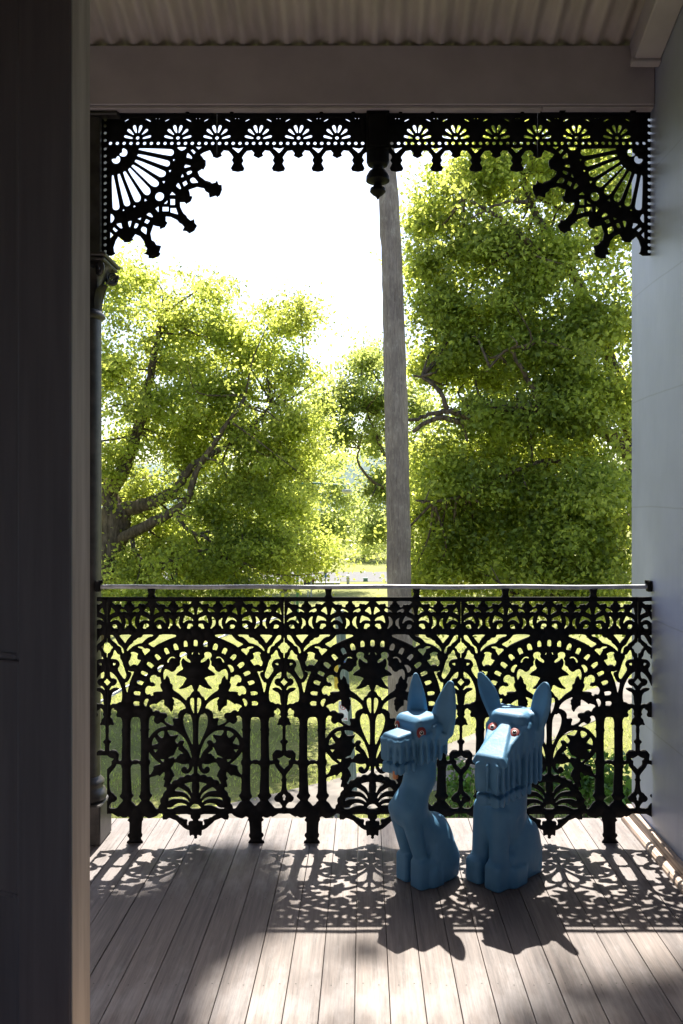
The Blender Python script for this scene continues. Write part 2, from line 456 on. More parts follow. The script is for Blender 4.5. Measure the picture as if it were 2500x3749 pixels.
# beam, roof sheet, rafter
BY0, BY1 = 2.85, 2.889
BZ0, BZ1 = 2.583, 2.79
bmE = empty('roof_beam', (0, 2.87, BZ0), 'long mauve grey painted beam above the iron lace valance', 'beam')
mb = MB(); mb.box(LX + .002, WX - .002, BY0, BY1 + .006, BZ0, BZ1, bev=.003); mb.build('beam', M['mauve'], bmE).location = (0, -2.87, -BZ0)
mb = MB(); mb.box(LX + .004, .62, BY0 + .004, BY1 - .002, BZ0 - .012, BZ0 - .001, bev=.002); mb.build('trim_strip', M['mauve2'], bmE).location = (0, -2.87, -BZ0)
mb = MB(); mb.box(.623, WX - .004, BY0 + .004, BY1 - .002, BZ0 - .009, BZ0 - .001, bev=.002); mb.build('trim_strip', M['mauve2'], bmE).location = (0, -2.87, -BZ0)
sl_ = math.tan(R(18.5))
nxs = int((WX - LX) / .076 * 12)
xs = np.linspace(LX + .001, WX - .001, nxs)
zz = .0125 * np.cos(2 * np.pi * xs / .0765)
ys = np.array([HWY + .001, 2.2, 2.6, 2.9, 3.02])
vv = []
for off in (0, .0012):
    for y in ys:
        base = BZ1 + .006 - (y - BY0) * sl_ + .0125
        vv.append(np.stack([xs, np.full_like(xs, y), zz + base + off], 1))
vv = np.concatenate(vv); q = []
ny = len(ys)
for o_ in range(2):
    for j in range(ny - 1):
        a = (o_ * ny + j) * nxs + np.arange(nxs - 1)
        f = np.stack([a, a + 1, a + 1 + nxs, a + nxs], 1)
        q.append(f if o_ else f[:, ::-1])
me = np_mesh('roof_sheet', vv, quads=np.concatenate(q), smooth=True)
rs = link('corrugated_roof', me, M['roof']); tag(rs, 'corrugated metal sheeting seen from below, sloping over the balcony', 'roof')
ang = math.atan(sl_)
mb = MB()
Mx = Matrix.Translation((0, BY0 - .0015, BZ1 + .006)) @ Matrix.Rotation(-ang, 4, 'X')
mb.box(.921, 1.012, -1.16, .0, -.10, -.006, bev=.004, M=Mx)
mb.box(.912, 1.0115, -.03, -.002, -.112, -.092, bev=.003, M=Mx)
tag(mb.build('rafter', M['mauve']), 'mauve painted rafter running under the roof sheet against the right wall', 'rafter')

# ------------------------------------------------------------------ the open door on the left
TH = R(24)
dcorner = Vector(((262 - VX) / FPX * 1.45, 1.45, 0))
door = empty('door', dcorner, 'dark panelled door leaf standing ajar with a pale edge turned to the light', 'door')
door.rotation_euler = (0, 0, -TH)
DH = 2.62; DWd = .76; T = .048; Z0 = .02
def dbox(name, x0, x1, z0, z1, y0=0., y1=T, mat='door', bev=.003):
    mb = MB(); mb.box(x0, x1, y0, y1, z0, z1, bev=bev); return mb.build(name, M[mat], door)
pxm = 1.45 / FPX
zl = H - (2445 - VY) * pxm; zb = H - (3330 - VY) * pxm
st = .128
dbox('stile', -st, -.0035, Z0, DH)
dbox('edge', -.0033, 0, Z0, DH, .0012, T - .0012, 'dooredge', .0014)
dbox('stile', -DWd, -DWd + .115, Z0, DH)
dbox('rail', -DWd + .1155, -st - .0005, zb, zl, .001, T - .001)
dbox('rail', -DWd + .1155, -st - .0005, Z0, Z0 + .04, .001, T - .001)
dbox('rail', -DWd + .1155, -st - .0005, DH - .12, DH, .001, T - .001)
dbox('panel', -DWd + .1155, -st - .0005, Z0 + .04, zb - .0005, .016, T - .016)
dbox('panel', -DWd + .1155, -st - .0005, zl + .0005, DH - .1205, .016, T - .016)
for za, zbb in ((Z0 + .041, zb - .001), (zl + .001, DH - .121)):
    dbox('moulding', -st - .013, -st - .001, za, zbb, .004, .016, 'door', .004)
    dbox('moulding', -DWd + .116, -st - .0132, zbb - .012, zbb, .004, .016, 'door', .004)
    dbox('moulding', -DWd + .116, -st - .0132, za, za + .012, .004, .016, 'door', .004)

# ------------------------------------------------------------------ cast iron lace: flat castings cut from traced outlines
def chaikin(p, it=1, r=.22):
    p = np.array(p, float)
    for _ in range(it):
        q = np.roll(p, -1, 0)
        p = np.stack([p * (1 - r) + q * r, p * r + q * (1 - r)], 1).reshape(-1, 2)
    return p

def inside(P, poly):
    x, y = P[:, 0], P[:, 1]; r = np.zeros(len(P), bool)
    x0, y0 = poly[:, 0], poly[:, 1]; x1, y1 = np.roll(x0, -1), np.roll(y0, -1)
    for a, b, c, d in zip(x0, y0, x1, y1):
        if b == d: continue
        cnd = (b > y) != (d > y)
        r ^= cnd & (x < (c - a) * (y - b) / (d - b) + a)
    return r

def plate(name, solids, holes, th, scale, cx, smooth_solids=True):
    """solid outlines minus holes (photo pixels, y down) -> thick casting, x from cx, z from the balcony floor"""
    polys = [np.array(s, float) for s in solids] + [np.array(h, float) for h in holes]
    vs2, es = [], []
    for p in polys:
        n0 = len(vs2); vs2 += [Vector((a, -b)) for a, b in p]
        es += [(n0 + i, n0 + (i + 1) % len(p)) for i in range(len(p))]
    V, E, F, *_ = delaunay_2d_cdt(vs2, es, [], 0, 1e-3)
    V = np.array([(v.x, v.y) for v in V]); F = np.array([f for f in F if len(f) == 3])
    cen = V[F].mean(1)
    ok = np.zeros(len(F), bool)
    for s in solids: ok |= inside(cen, np.array(s, float) * (1, -1))
    for h in holes: ok &= ~inside(cen, np.array(h, float) * (1, -1))
    F = F[ok]
    a = V[F]; area = (a[:, 1, 0] - a[:, 0, 0]) * (a[:, 2, 1] - a[:, 0, 1]) - (a[:, 2, 0] - a[:, 0, 0]) * (a[:, 1, 1] - a[:, 0, 1])
    F[area < 0] = F[area < 0][:, ::-1]
    used = np.unique(F); remap = -np.ones(len(V), int); remap[used] = np.arange(len(used)); V = V[used]; F = remap[F]
    n = len(V)
    X = (V[:, 0] - cx) / scale; Z = H + (V[:, 1] + VY) / scale
    front = np.stack([X, np.full(n, -th / 2), Z], 1); back = front + (0, th, 0)
    de = np.concatenate([F[:, [0, 1]], F[:, [1, 2]], F[:, [2, 0]]])
    key = set(map(tuple, de))
    bd = np.array([e for e in map(tuple, de) if (e[1], e[0]) not in key])
    quads = np.stack([bd[:, 1], bd[:, 0], bd[:, 0] + n, bd[:, 1] + n], 1)
    return np_mesh(name, np.concatenate([front, back]), quads=quads, tris=np.concatenate([F, F[:, ::-1] + n]))

S = FPX / RY
T1 = lambda p: [((x - 60) * .21684, 2170 + .21684 * y) for x, y in p]
T4 = lambda p: [((x - 70) * .2296, 2300 + .2296 * y) for x, y in p]
T3 = lambda p: [((x - 70) * .2296, 2560 + .2296 * y) for x, y in p]
T6 = lambda p: [((x - 70) * .2296, 2880 + .2296 * y) for x, y in p]

frieze = [
 [(115,145),(400,140),(405,160),(385,195),(360,200),(350,245),(285,230),(285,195),(260,180),(235,192),(200,188),(175,205),(150,185),(130,165)],
 [(465,140),(750,143),(680,205),(650,190),(610,200),(580,195),(570,235),(520,245),(515,200),(495,195),(470,165)],
 [(105,237),(135,245),(190,305),(175,318),(140,330),(80,378),(88,300)],
 [(280,260),(320,275),(370,300),(393,335),(370,325),(345,318),(315,330),(280,320),(257,295)],
 [(465,338),(490,300),(530,280),(575,268),(598,300),(580,325),(550,328),(540,315),(510,318)],
 [(740,245),(752,300),(772,380),(735,350),(668,325),(700,280)],
 [(235,378),(255,410),(277,505),(260,508),(230,480),(190,462),(140,465),(95,480),(110,440),(140,415),(185,402)],
 [(325,400),(350,402),(385,440),(403,490),(390,550),(350,580),(330,605),(305,605),(330,560),(343,500),(338,450)],
 [(520,418),(500,470),(500,540),(530,605),(500,605),(485,570),(450,550),(445,490),(465,450)],
 [(615,388),(650,412),(700,425),(740,450),(765,495),(745,490),(710,462),(660,455),(610,480),(580,515),(560,515),(575,470)],
 [(120,522),(185,522),(195,550),(212,608),(150,608),(150,590),(110,572),(102,545)],
 [(650,537),(705,537),(728,560),(715,585),(695,605),(630,605),(640,575)]]
half = []
for p in frieze:
    half.append(T1(p)); half.append(T1([(x + 742, y) for x, y in p]))
h4 = [
 [(1425,860),(1481,798),(1540,860),(1481,920)],
 [(1440,685),(1435,770),(1410,805),(1385,795),(1340,815),(1325,850),(1335,885),(1365,915),(1410,920),(1450,985),(1430,985),(1395,955),(1350,945),(1290,955),(1300,980),(1340,1005),(1380,1020),(1415,1070),(1420,1160),(1437,1230),(1390,1200),(1340,1210),(1300,1180),(1255,1175),(1240,1120),(1240,1020),(1250,950),(1280,870),(1320,790),(1380,720)],
 [(1335,560),(1385,548),(1392,575),(1385,598),(1350,582)],
 [(1350,345),(1370,350),(1385,390),(1390,430),(1430,490),(1380,490),(1330,500),(1290,540),(1280,590),(1320,655),(1270,740),(1215,815),(1180,790),(1170,740),(1190,680),(1215,610),(1240,520),(1275,470),(1270,425),(1310,410)],
 [(1474,150),(1490,150),(1490,225),(1520,235),(1550,300),(1520,380),(1490,400),(1490,475),(1472,475),(1470,400),(1455,395),(1430,380),(1415,335),(1385,310),(1390,290),(1415,275),(1440,235),(1474,225)],
 [(1310,225),(1340,170),(1380,110),(1435,105),(1430,170),(1380,215),(1330,250),(1325,275),(1265,300),(1250,375),(1240,400),(1210,395),(1215,350),(1235,300),(1290,260)],
 [(1085,97),(1300,105),(1270,150),(1230,195),(1192,245),(1165,190),(1120,140)],
 [(735,98),(915,100),(915,125),(945,150),(990,150),(1020,185),(1060,200),(1075,240),(1120,270),(1165,330),(1168,375),(1120,330),(1060,280),(990,250),(920,235),(885,195),(840,155),(800,135),(765,135)],
 [(370,128),(395,97),(640,95),(680,150),(735,200),(835,250),(790,280),(740,308),(700,270),(620,230),(500,175)],
 [(785,345),(825,320),(880,325),(915,290),(995,290),(990,310),(920,335),(925,360),(895,405),(880,435),(850,405)],
 [(980,405),(1040,375),(1095,378),(1115,400),(1090,415),(1110,470),(1115,500),(1140,530),(1140,570),(1110,612),(1080,580),(1030,580),(1005,600),(975,565),(935,505),(975,500),(1000,480),(995,430)],
 [(1045,685),(1100,690),(1145,672),(1150,690),(1105,700),(1095,740),(1110,775),(1135,825),(1160,860),(1200,865),(1190,940),(1168,1025),(1155,1025),(1140,950),(1115,850),(1080,760)],
 [(195,295),(195,240),(210,205),(235,195),(258,210),(262,245),(258,302),(240,295)],
 [(335,345),(350,280),(375,245),(400,240),(428,265),(425,300),(405,355),(375,345)],
 [(478,402),(510,325),(540,308),(575,325),(575,360),(535,430),(520,405)],
 [(610,480),(660,425),(690,408),(722,425),(722,455),(665,525),(650,495)],
 [(725,595),(790,540),(830,535),(850,560),(845,590),(770,650),(755,615)],
 [(822,718),(890,680),(925,677),(948,705),(940,730),(850,772),(845,740)],
 [(890,855),(950,830),(990,828),(1014,855),(1000,885),(920,915),(910,880)],
 [(940,1010),(1020,1000),(1055,1015),(1062,1035),(1045,1065),(950,1073),(952,1045)],
 [(960,1165),(1030,1158),(1065,1180),(1065,1210),(1045,1235),(960,1233),(970,1200)],
 [(105,380),(125,392),(137,415),(122,425)],
 [(200,405),(235,378),(280,375),(320,395),(330,440),(310,475),(300,490),(325,530),(318,590),(370,620),(385,660),(420,690),(455,695),(490,665),(550,645),(580,690),(590,760),(575,828),(550,800),(540,770),(530,755),(490,800),(475,880),(435,900),(440,980),(330,1050),(270,1110),(220,1158),(205,1105),(165,1085),(130,1020),(92,995),(115,950),(130,895),(200,940),(280,965),(330,968),(325,945),(275,905),(240,840),(207,793),(280,762),(390,750),(350,700),(260,645),(290,600),(300,540),(290,500),(270,475),(230,520),(170,550),(147,545),(155,510),(200,480),(215,450)],
 [(390,475),(420,450),(465,455),(505,490),(530,530),(520,552),(495,540),(485,500),(455,470),(400,482)],
 [(572,585),(620,580),(660,605),(685,650),(675,690),(630,712),(615,650)],
 [(690,750),(735,740),(780,760),(803,800),(795,850),(775,865),(745,860),(710,915),(760,930),(800,915),(845,925),(880,980),(870,1040),(840,1060),(805,1045),(775,1085),(738,1055),(752,1025),(700,1010),(590,1010),(610,970),(630,930),(632,885),(612,870),(625,820),(632,775),(690,770)],
 [(810,1130),(850,1118),(885,1150),(900,1190),(885,1235),(855,1255),(840,1200)],
 [(220,1280),(250,1210),(330,1140),(445,1090),(440,1120),(410,1155),(420,1180),(410,1215),(430,1235),(425,1290),(460,1340),(490,1280),(540,1235),(565,1235),(570,1200),(570,1130),(630,1160),(700,1215),(710,1195),(790,1220),(812,1250),(770,1280),(745,1335),(700,1305),(660,1315),(625,1350),(570,1345),(525,1370),(525,1420),(568,1450),(550,1500),(425,1558),(418,1510),(440,1455),(420,1430),(380,1440),(345,1440),(350,1365),(320,1320),(300,1310),(270,1290)],
 [(95,1110),(125,1105),(155,1125),(162,1180),(150,1250),(120,1330),(100,1360),(92,1350),(92,1200)]]
h3 = [
 [(200,1690),(230,1665),(290,1650),(350,1652),(400,1680),(440,1715),(490,1725),(528,1725),(525,1748),(445,1750),(400,1725),(340,1700),(270,1690),(215,1698)],
 [(165,1640),(190,1600),(240,1560),(300,1545),(370,1552),(485,1562),(505,1600),(507,1620),(480,1608),(430,1588),(350,1585),(270,1592),(210,1620),(175,1648)],
 [(145,1580),(160,1530),(200,1480),(250,1445),(310,1410),(345,1395),(380,1420),(413,1460),(330,1462),(260,1480),(200,1525),(155,1585)],
 [(120,1315),(160,1318),(215,1330),(255,1348),(230,1370),(185,1400),(160,1435),(135,1490),(120,1490),(132,1420),(130,1360)],
 [(565,1150),(600,1180),(640,1225),(665,1200),(720,1222),(805,1245),(800,1350),(797,1490),(755,1535),(800,1590),(805,1625),(765,1650),(710,1740),(665,1750),(660,1700),(620,1660),(635,1625),(630,1580),(590,1545),(585,1500),(560,1465),(530,1445),(535,1395),(585,1398),(558,1300),(560,1285),(585,1275),(555,1210)],
 [(185,1020),(230,1032),(290,1030),(350,1005),(410,1005),(435,1065),(470,1095),(430,1150),(405,1230),(430,1235),(445,1280),(475,1325),(475,1345),(450,1350),(440,1310),(405,1285),(360,1287),(330,1245),(290,1232),(255,1240),(230,1210),(190,1200),(145,1215),(120,1190),(98,1175),(100,1070),(115,1065),(125,1110),(150,1150),(190,1180),(235,1185),(280,1165),(303,1125),(285,1085),(245,1070),(215,1095),(205,1118),(180,1100),(172,1060),(175,1035)],
 [(565,955),(645,950),(610,985),(580,1005)],
 [(615,1030),(660,1000),(720,950),(780,880),(815,830),(818,950),(795,980),(795,1030),(815,1060),(812,1200),(790,1200),(755,1150),(735,1100),(745,1075),(700,1048),(650,1040)],
 [(670,800),(750,795),(710,850)],
 [(525,492),(505,540),(475,580),(430,578),(345,560),(355,600),(400,650),(390,690),(350,705),(335,670),(300,650),(260,660),(250,690),(280,730),(240,780),(190,830),(150,920),(130,950),(132,900),(150,820),(175,750),(220,650),(290,570),(370,510),(440,492)],
 [(335,760),(355,755),(380,800),(410,870),(420,890),(470,905),(512,940),(480,940),(430,925),(415,920),(405,955),(365,935),(370,915),(330,895),(325,870),(258,868),(300,830),(345,800),(350,780)],
 [(720,595),(750,640),(765,690),(765,735),(720,720),(655,700),(690,650)],
 [(565,500),(620,505),(685,555),(640,600),(595,620),(570,570)],
 [(525,430),(580,380),(620,360),(650,385),(690,392),(730,350),(735,310),(715,280),(740,258),(780,262),(810,310),(820,460),(800,480),(820,505),(822,630),(780,570),(720,500),(650,455),(590,438)],
 [(155,235),(185,240),(215,218),(250,250),(270,310),(262,400),(230,500),(180,610),(130,720),(115,725),(110,600),(115,450),(118,340),(135,280)],
 [(960,285),(1030,280),(1085,290),(1105,350),(1110,450),(1097,480),(1110,510),(1108,700),(1110,960),(1075,985),(1050,965),(1000,965),(960,985),(940,965),(938,700),(940,520),(955,490),(940,460),(945,370)],
 [(945,1045),(980,1020),(1020,1035),(1060,1030),(1105,1065),(1105,1200),(1095,1350),(1090,1500),(1052,1535),(1095,1590),(1098,1625),(1060,1655),(1020,1705),(975,1670),(965,1645),(930,1620),(940,1590),(975,1550),(945,1500),(940,1300),(940,1150)],
 [(1270,283),(1320,283),(1335,243),(1315,208),(1330,173),(1355,168),(1375,136),(1410,158),(1425,208),(1410,238),(1437,278),(1395,318),(1385,368),(1365,398),(1385,413),(1420,403),(1460,423),(1452,500),(1460,560),(1455,640),(1420,660),(1420,690),(1445,710),(1450,800),(1440,825),(1400,805),(1345,810),(1310,850),(1290,880),(1305,975),(1260,980),(1245,960),(1240,760),(1235,610),(1245,560),(1240,520),(1250,490),(1235,450),(1235,350),(1250,300)],
 [(1240,1045),(1310,1030),(1330,1030),(1350,1080),(1390,1130),(1450,1205),(1450,1260),(1432,1285),(1450,1315),(1440,1430),(1420,1480),(1380,1500),(1365,1525),(1325,1560),(1325,1600),(1360,1635),(1400,1635),(1440,1680),(1455,1735),(1330,1740),(1300,1700),(1265,1660),(1225,1615),(1230,1595),(1260,1570),(1285,1540),(1245,1495),(1240,1350)],
 [(1368,938),(1400,938),(1440,920),(1485,888),(1530,920),(1600,938),(1560,1010),(1530,1070),(1485,1120),(1450,1080),(1410,1050),(1405,1010),(1410,985),(1385,965)],
 [(1448,1545),(1485,1500),(1520,1545),(1500,1615),(1465,1615),(1465,1575)]]
h6 = [[(150,432),(398,435),(390,450),(355,460),(325,490),(300,492),(265,515),(220,520),(198,535),(210,585),(205,615),(180,615),(185,570),(165,548),(110,545),(115,520),(148,495)]]
half += [T4(p) for p in h4] + [T3(p) for p in h3] + [T6(p) for p in h6]
half.append([(322.6, 2203), (325, 2203), (325, 2282), (322.6, 2282)])
half = [chaikin(p) if len(p) > 4 else np.array(p, float) for p in half]
holes = half + [p * (-1, 1) for p in half]
def symm(p):
    p = [q for q in p]; return chaikin(p + [(-x, y) for x, y in reversed(p) if abs(x) > .3])
holes.append(symm(T4([(70,183),(95,190),(103,210),(103,285),(70,288)])))
holes.append(symm(T3([(70,1662),(115,1675),(150,1715),(160,1725),(130,1745),(90,1745),(70,1745)])))
bottom = T6([(70,828),(95,815),(90,790),(105,765),(130,768),(150,780),(165,770),(170,690),(205,680),(250,655),(300,610),(340,575),(380,535),(430,515),(480,495),(500,500),(530,520),(590,520),(600,480),(590,440),(610,425),(650,425),(680,455),(720,478),(760,490),(800,500),(820,500),(870,472),(890,475),(912,495),(905,525),(925,560),(932,640),(935,735),(920,765),(925,795),(945,820),(935,850),(915,870),(908,905),
  (1168,905),(1165,875),(1130,850),(1128,815),(1155,780),(1150,755),(1125,735),(1122,560),(1155,530),(1125,490),(1145,472),(1180,488),(1220,490),(1270,465),(1300,478),(1350,450),(1390,425),(1430,425),(1480,430)])
HW = 323.6
outline = bottom[:-1] + [(HW, 2978.6), (HW, 2185.6)]
outline = outline + [(-x, y) for x, y in reversed(outline) if abs(x) > .3]
panel_me = plate('balustrade_panel', [outline], holes, .007, S, 0)
# end fragments: the strip of the next casting beyond each outer seam
fragR = [(-HW, 2185.6), (-HW + 50, 2185.6), (-HW + 50, 2990), (-HW + 30, 2979), (-HW, 2979)]
fragL = [(HW, 2185.6), (HW, 2990 - 500), (HW, 2765), (HW - 37, 2765), (HW - 37, 2185.6)]
fR_me = plate('balustrade_end', [fragR], holes, .007, S, 0)
fL_me = plate('balustrade_end', [fragL], holes, .007, S, 0)

rail = empty('balcony_railing', ((1363 - VX) / S, RY, 0), 'black cast iron lace railing with arches, flowers and thin pale handrail', 'railing')
rx = rail.location.x
PC = [716, 1363.5, 2010.5]
for c in PC:
    link('balustrade_panel', panel_me, M['iron'], rail, ((c - VX) / S - rx, 0, 0))
link('balustrade_end', fR_me, M['iron'], rail, ((PC[2] + 647.5 - VX) / S - rx, 0, 0))
link('balustrade_end', fL_me, M['iron'], rail, ((PC[0] - 647.5 - VX) / S - rx, 0, 0))
HRZ = H - (2149 - VY) / S
mb = MB(); xa, xb = (352 - VX) / S, (2382 - VX) / S
pts = [(xa + (xb - xa) * i / 30 - rx, .0015 * math.sin(i * 1.7), HRZ + .0012 * math.sin(i * .9)) for i in range(31)]
mb.tube(pts, .0080, 14); mb.build('handrail', M['rail'], rail, smooth=True, angle=50)
post_o = np.array([(-13, 2156), (13, 2156), (11, 2168), (9.5, 2176), (13, 2184), (17, 2187), (-17, 2187), (-13, 2184), (-9.5, 2176), (-11, 2168)], float)
post_me = plate('rail_post', [post_o], [], .018, S, 0)
for c in PC:
    for s in (-1, 1):
        if c == PC[0] and s == 1: continue
        link('rail_post', post_me, M['iron'], rail, ((c + s * 161 - VX) / S - rx, 0, 0))
for px_, sgn in ((360, 1), (2377, -1)):
    mb = MB(); x0 = (px_ - VX) / S - rx
    mb.box(x0 - .009, x0 + .009, -.013, .013, HRZ - .016, HRZ + .022, bev=.003)
    b2 = bmesh.new(); bmesh.ops.create_cone(b2, cap_ends=True, segments=6, radius1=.008, radius2=.008, depth=.012, matrix=Matrix.Translation((x0 + sgn * .009, -.002, HRZ + .018))); mb.add(b2)
    mb.build('rail_bracket', M['iron'], rail)

# ---- valance
SV = S
Z7 = lambda p: [(360 + .2551 * x, 390 + .2551 * y) for x, y in p]
Zq = lambda p: [(300 + .5102 * x, 350 + .5102 * y) for x, y in p]
refl = lambda p: [(y - 132, x + 132) for x, y in p][::-1]
def disc(x, y, r, n=10): return np.array([(x + r * math.cos(2 * math.pi * k / n), y + r * math.sin(2 * math.pi * k / n)) for k in range(n)])
bh = []   # bracket holes that have a mirror twin across the diagonal
for p in [
 [(560,590),(575,573),(1020,585),(1060,600),(1075,640),(1060,680),(1015,693),(570,605)],
 [(540,680),(560,652),(970,745),(1010,770),(1018,805),(1000,840),(960,845),(550,695)],
 [(505,760),(528,733),(910,890),(950,915),(958,950),(940,985),(895,998),(860,990),(515,780)],
 [(458,830),(490,805),(820,1030),(855,1070),(855,1110),(820,1138),(770,1130),(730,1100),(460,840)],
 [(330,580),(345,573),(385,595),(405,630),(400,670),(370,700),(320,700),(288,675),(290,650),(325,635),(325,600)],
 [(1122,558),(1255,558),(1250,580),(1220,605),(1185,617),(1150,600),(1125,575)],
 [(1055,740),(1080,728),(1083,750),(1073,765)],[(997,895),(1033,885),(1030,905),(1018,927)],[(905,1050),(950,1048),(930,1090)],
 [(1315,605),(1340,590),(1388,635),(1365,665)],[(1385,555),(1482,555),(1432,600)],[(1270,638),(1335,705),(1333,735),(1295,720),(1253,717),(1258,670)],
 [(1235,808),(1318,830),(1315,845),(1220,868),(1225,830)],[(1255,915),(1325,893),(1336,935),(1278,967),(1260,945)],[(1193,945),(1215,990),(1170,1005)],
 [(1300,1015),(1358,990),(1422,1070),(1415,1077),(1325,1085)],[(1195,1070),(1245,1042),(1270,1095),(1222,1130)],[(1133,1070),(1160,1115),(1178,1165),(1160,1170),(1098,1120)]]:
    q = Z7(p); bh += [q, refl(q)]
for p in [[(640,680),(668,705),(622,705)],[(628,732),(662,732),(662,777),(628,777)],[(578,770),(602,745),(602,768)]]:
    q = Zq(p); bh += [q, refl(q)]
bh.append(Zq([(628,797),(668,797),(684,845),(628,830)]))
bh = [chaikin(p) if len(p) > 4 else np.array(p, float) for p in bh]
bh.append(disc(581, 715, 16.5, 16))
for y in [433.4, 455.8, 481.8, 508.6, 540, 566, 590.3, 614.5, 640, 666, 691, 716.7, 741.3, 765.3, 791.4, 816, 842.6, 867.8, 892.7, 917.3]:
    bh.append(disc(381.4, y, 6.4))
daisies = [500.3, 648.2, 792, 944, 1092, 1233]
for dx in daisies:
    D = lambda p, s=1: [(dx + s * .2551 * (x - 550), 390 + .2551 * y) for x, y in p]
    for p in [[(620,420),(720,385),(742,392),(748,405),(735,430),(620,450)],[(600,385),(660,300),(690,293),(705,320),(680,350),(612,390)],[(558,340),(572,255),(595,237),(622,258),(610,305),(575,362),(560,358)],
              [(655,150),(700,158),(740,185),(743,200),(715,190),(680,170)]]:
        bh += [chaikin(D(p)), chaikin(D(p, -1))]
    bh.append(disc(dx, 499.5, 6.8))
    bh += [disc(dx + 68, 428.5, 2.2, 6), disc(dx + 80, 428.5, 2.2, 6)]
x_ = 400.5
while x_ < 1336:
    bh.append(disc(x_, 519.4, 6.6)); x_ += 25.05
Z5 = lambda p: [(1000 + .4464 * x, 350 + .4464 * y) for x, y in p]
Vh = [(310,410),(365,420),(375,422),(415,410),(385,448),(370,462),(355,448)]
gaps = [(792 + 944) / 2, (944 + 1092) / 2, (1092 + 1233) / 2, 1310]
for g in gaps:
    bh.append(chaikin([(g + .4464 * (x - 365), 350 + .4464 * y) for x, y in Vh]))
# fringe outline right of daisy 792
half_unit = [(208,500),(230,490),(248,480),(240,460),(262,435),(300,440),(325,470),(340,495),(328,520),(342,545),(320,585),(330,605),(375,613)]
hu = [((x - 208) * .4464, 350 + .4464 * y) for x, y in half_unit]
fr = []
seq = [792, gaps[0], 944, gaps[1], 1092, gaps[2], 1233, gaps[3]]
for i, (a, b_) in enumerate(zip(seq, seq[1:])):
    k = (b_ - a) / hu[-1][0]
    if i % 2 == 0: fr += [(a + x * k, y) for x, y in hu[:-1]]
    else: fr += [(b_ - x * k, y) for x, y in reversed(hu[1:])]
fr += [(gaps[3] , 350 + .4464 * 613), (gaps[3] + 20, 350 + .4464 * 605), (gaps[3] + 25, 611), (gaps[3] + 16, 593), (gaps[3] + 23, 582), (gaps[3] + 16, 571), (gaps[3] + 20, 560), (gaps[3] + 32, 550)]
TOPY, RX_ = 397, 1342
upper = Zq([(964,438),(935,428),(930,410),(912,380),(870,395),(843,412),(860,432),(872,450),(883,455),(883,490),(865,522),(855,515),(825,535),(840,570),(880,600),(915,610),(930,622),(955,615),(965,598),(978,632),(998,632),(1000,665),(985,705),(965,718),(955,708),(910,722),(905,690),(880,675),(870,655),(820,645),(760,665),(768,690),(770,712),(788,715),(775,748),(742,768),(730,755),(697,755),(700,790),(722,835),(745,855),(752,870),(775,890),(800,878),(803,905),(820,925),(800,961)])
low = refl(upper[4:])[1:]
bl = Zq([(218,1080),(222,1110),(232,1125),(205,1142),(138,1140)])
brk_out = [(791.5, TOPY), (370, TOPY)] + bl[::-1] + low[::-1] + upper[::-1]
brk_out[-1] = (791.5, upper[0][1])
frz_out = [(792.5, TOPY)] + [(792.5, fr[0][1])] + fr[1:] + [(RX_, 545), (RX_, TOPY)]
MIDX = 1381.0
brk_me = plate('corner_bracket', [brk_out], bh, .0055, SV, MIDX)
frz_me = plate('frieze_panel', [frz_out], bh, .0055, SV, MIDX)
val = empty('iron_lace_valance', ((MIDX - VX) / SV, RY + .012, 2.10), 'black cast iron lace valance with fan corner brackets hanging under the beam', 'valance')
def mirror_me(me):
    m2 = me.copy(); n = len(m2.vertices); co = np.zeros(n * 3, np.float32); m2.vertices.foreach_get('co', co)
    co[0::3] *= -1; m2.vertices.foreach_set('co', co); m2.flip_normals(); m2.update(); return m2
VZ = val.location.z
for me in (brk_me, frz_me):
    link(me.name, me, M['iron'], val, (0, 0, -VZ))
    m2 = mirror_me(me); link(me.name.split('.')[0], m2, M['iron'], val, (0, 0, -VZ))
# centre pendant: square block with turned drop
zc = lambda y5: H - (350 + .4464 * y5 - VY) / SV
rc = lambda w5: w5 * .4464 / SV
mb = MB()
mb.box(-rc(94), rc(94), -.036, .036, zc(455), zc(135), bev=.004)
mb.box(-rc(70), rc(70), -.041, .041, zc(440), zc(180), bev=.003)
mb.lathe([(rc(w), zc(y)) for w, y in [(2, 845), (17, 820), (42, 803), (66, 778), (62, 752), (38, 735), (32, 715), (66, 697), (98, 690), (96, 655), (72, 612), (44, 596), (46, 572), (82, 560), (95, 532), (94, 457)]], 20)
pd = mb.build('pendant', M['iron'], val, smooth=True, loc=(rc(0) + (1000 + .4464 * 858 - MIDX) / SV, 0, -VZ), angle=40)
for px_ in (432, 688, 850, 1177, 1293, 1466, 1582, 1910, 2056, 2314):
    mb = MB(); x0 = (px_ - MIDX) / SV
    zt = H - (411 - VY) / SV
    mb.box(x0 - .011, x0 + .011, -.030, -.007, zt - .004, zt + .006, bev=.002)
    b2 = bmesh.new(); bmesh.ops.create_cone(b2, cap_ends=True, segments=6, radius1=.008, radius2=.007, depth=.012, matrix=Matrix.Translation((x0, -.02, zt - .004))); mb.add(b2)
    mb.build('bolt_lug', M['iron'], val, loc=(0, 0, -VZ))

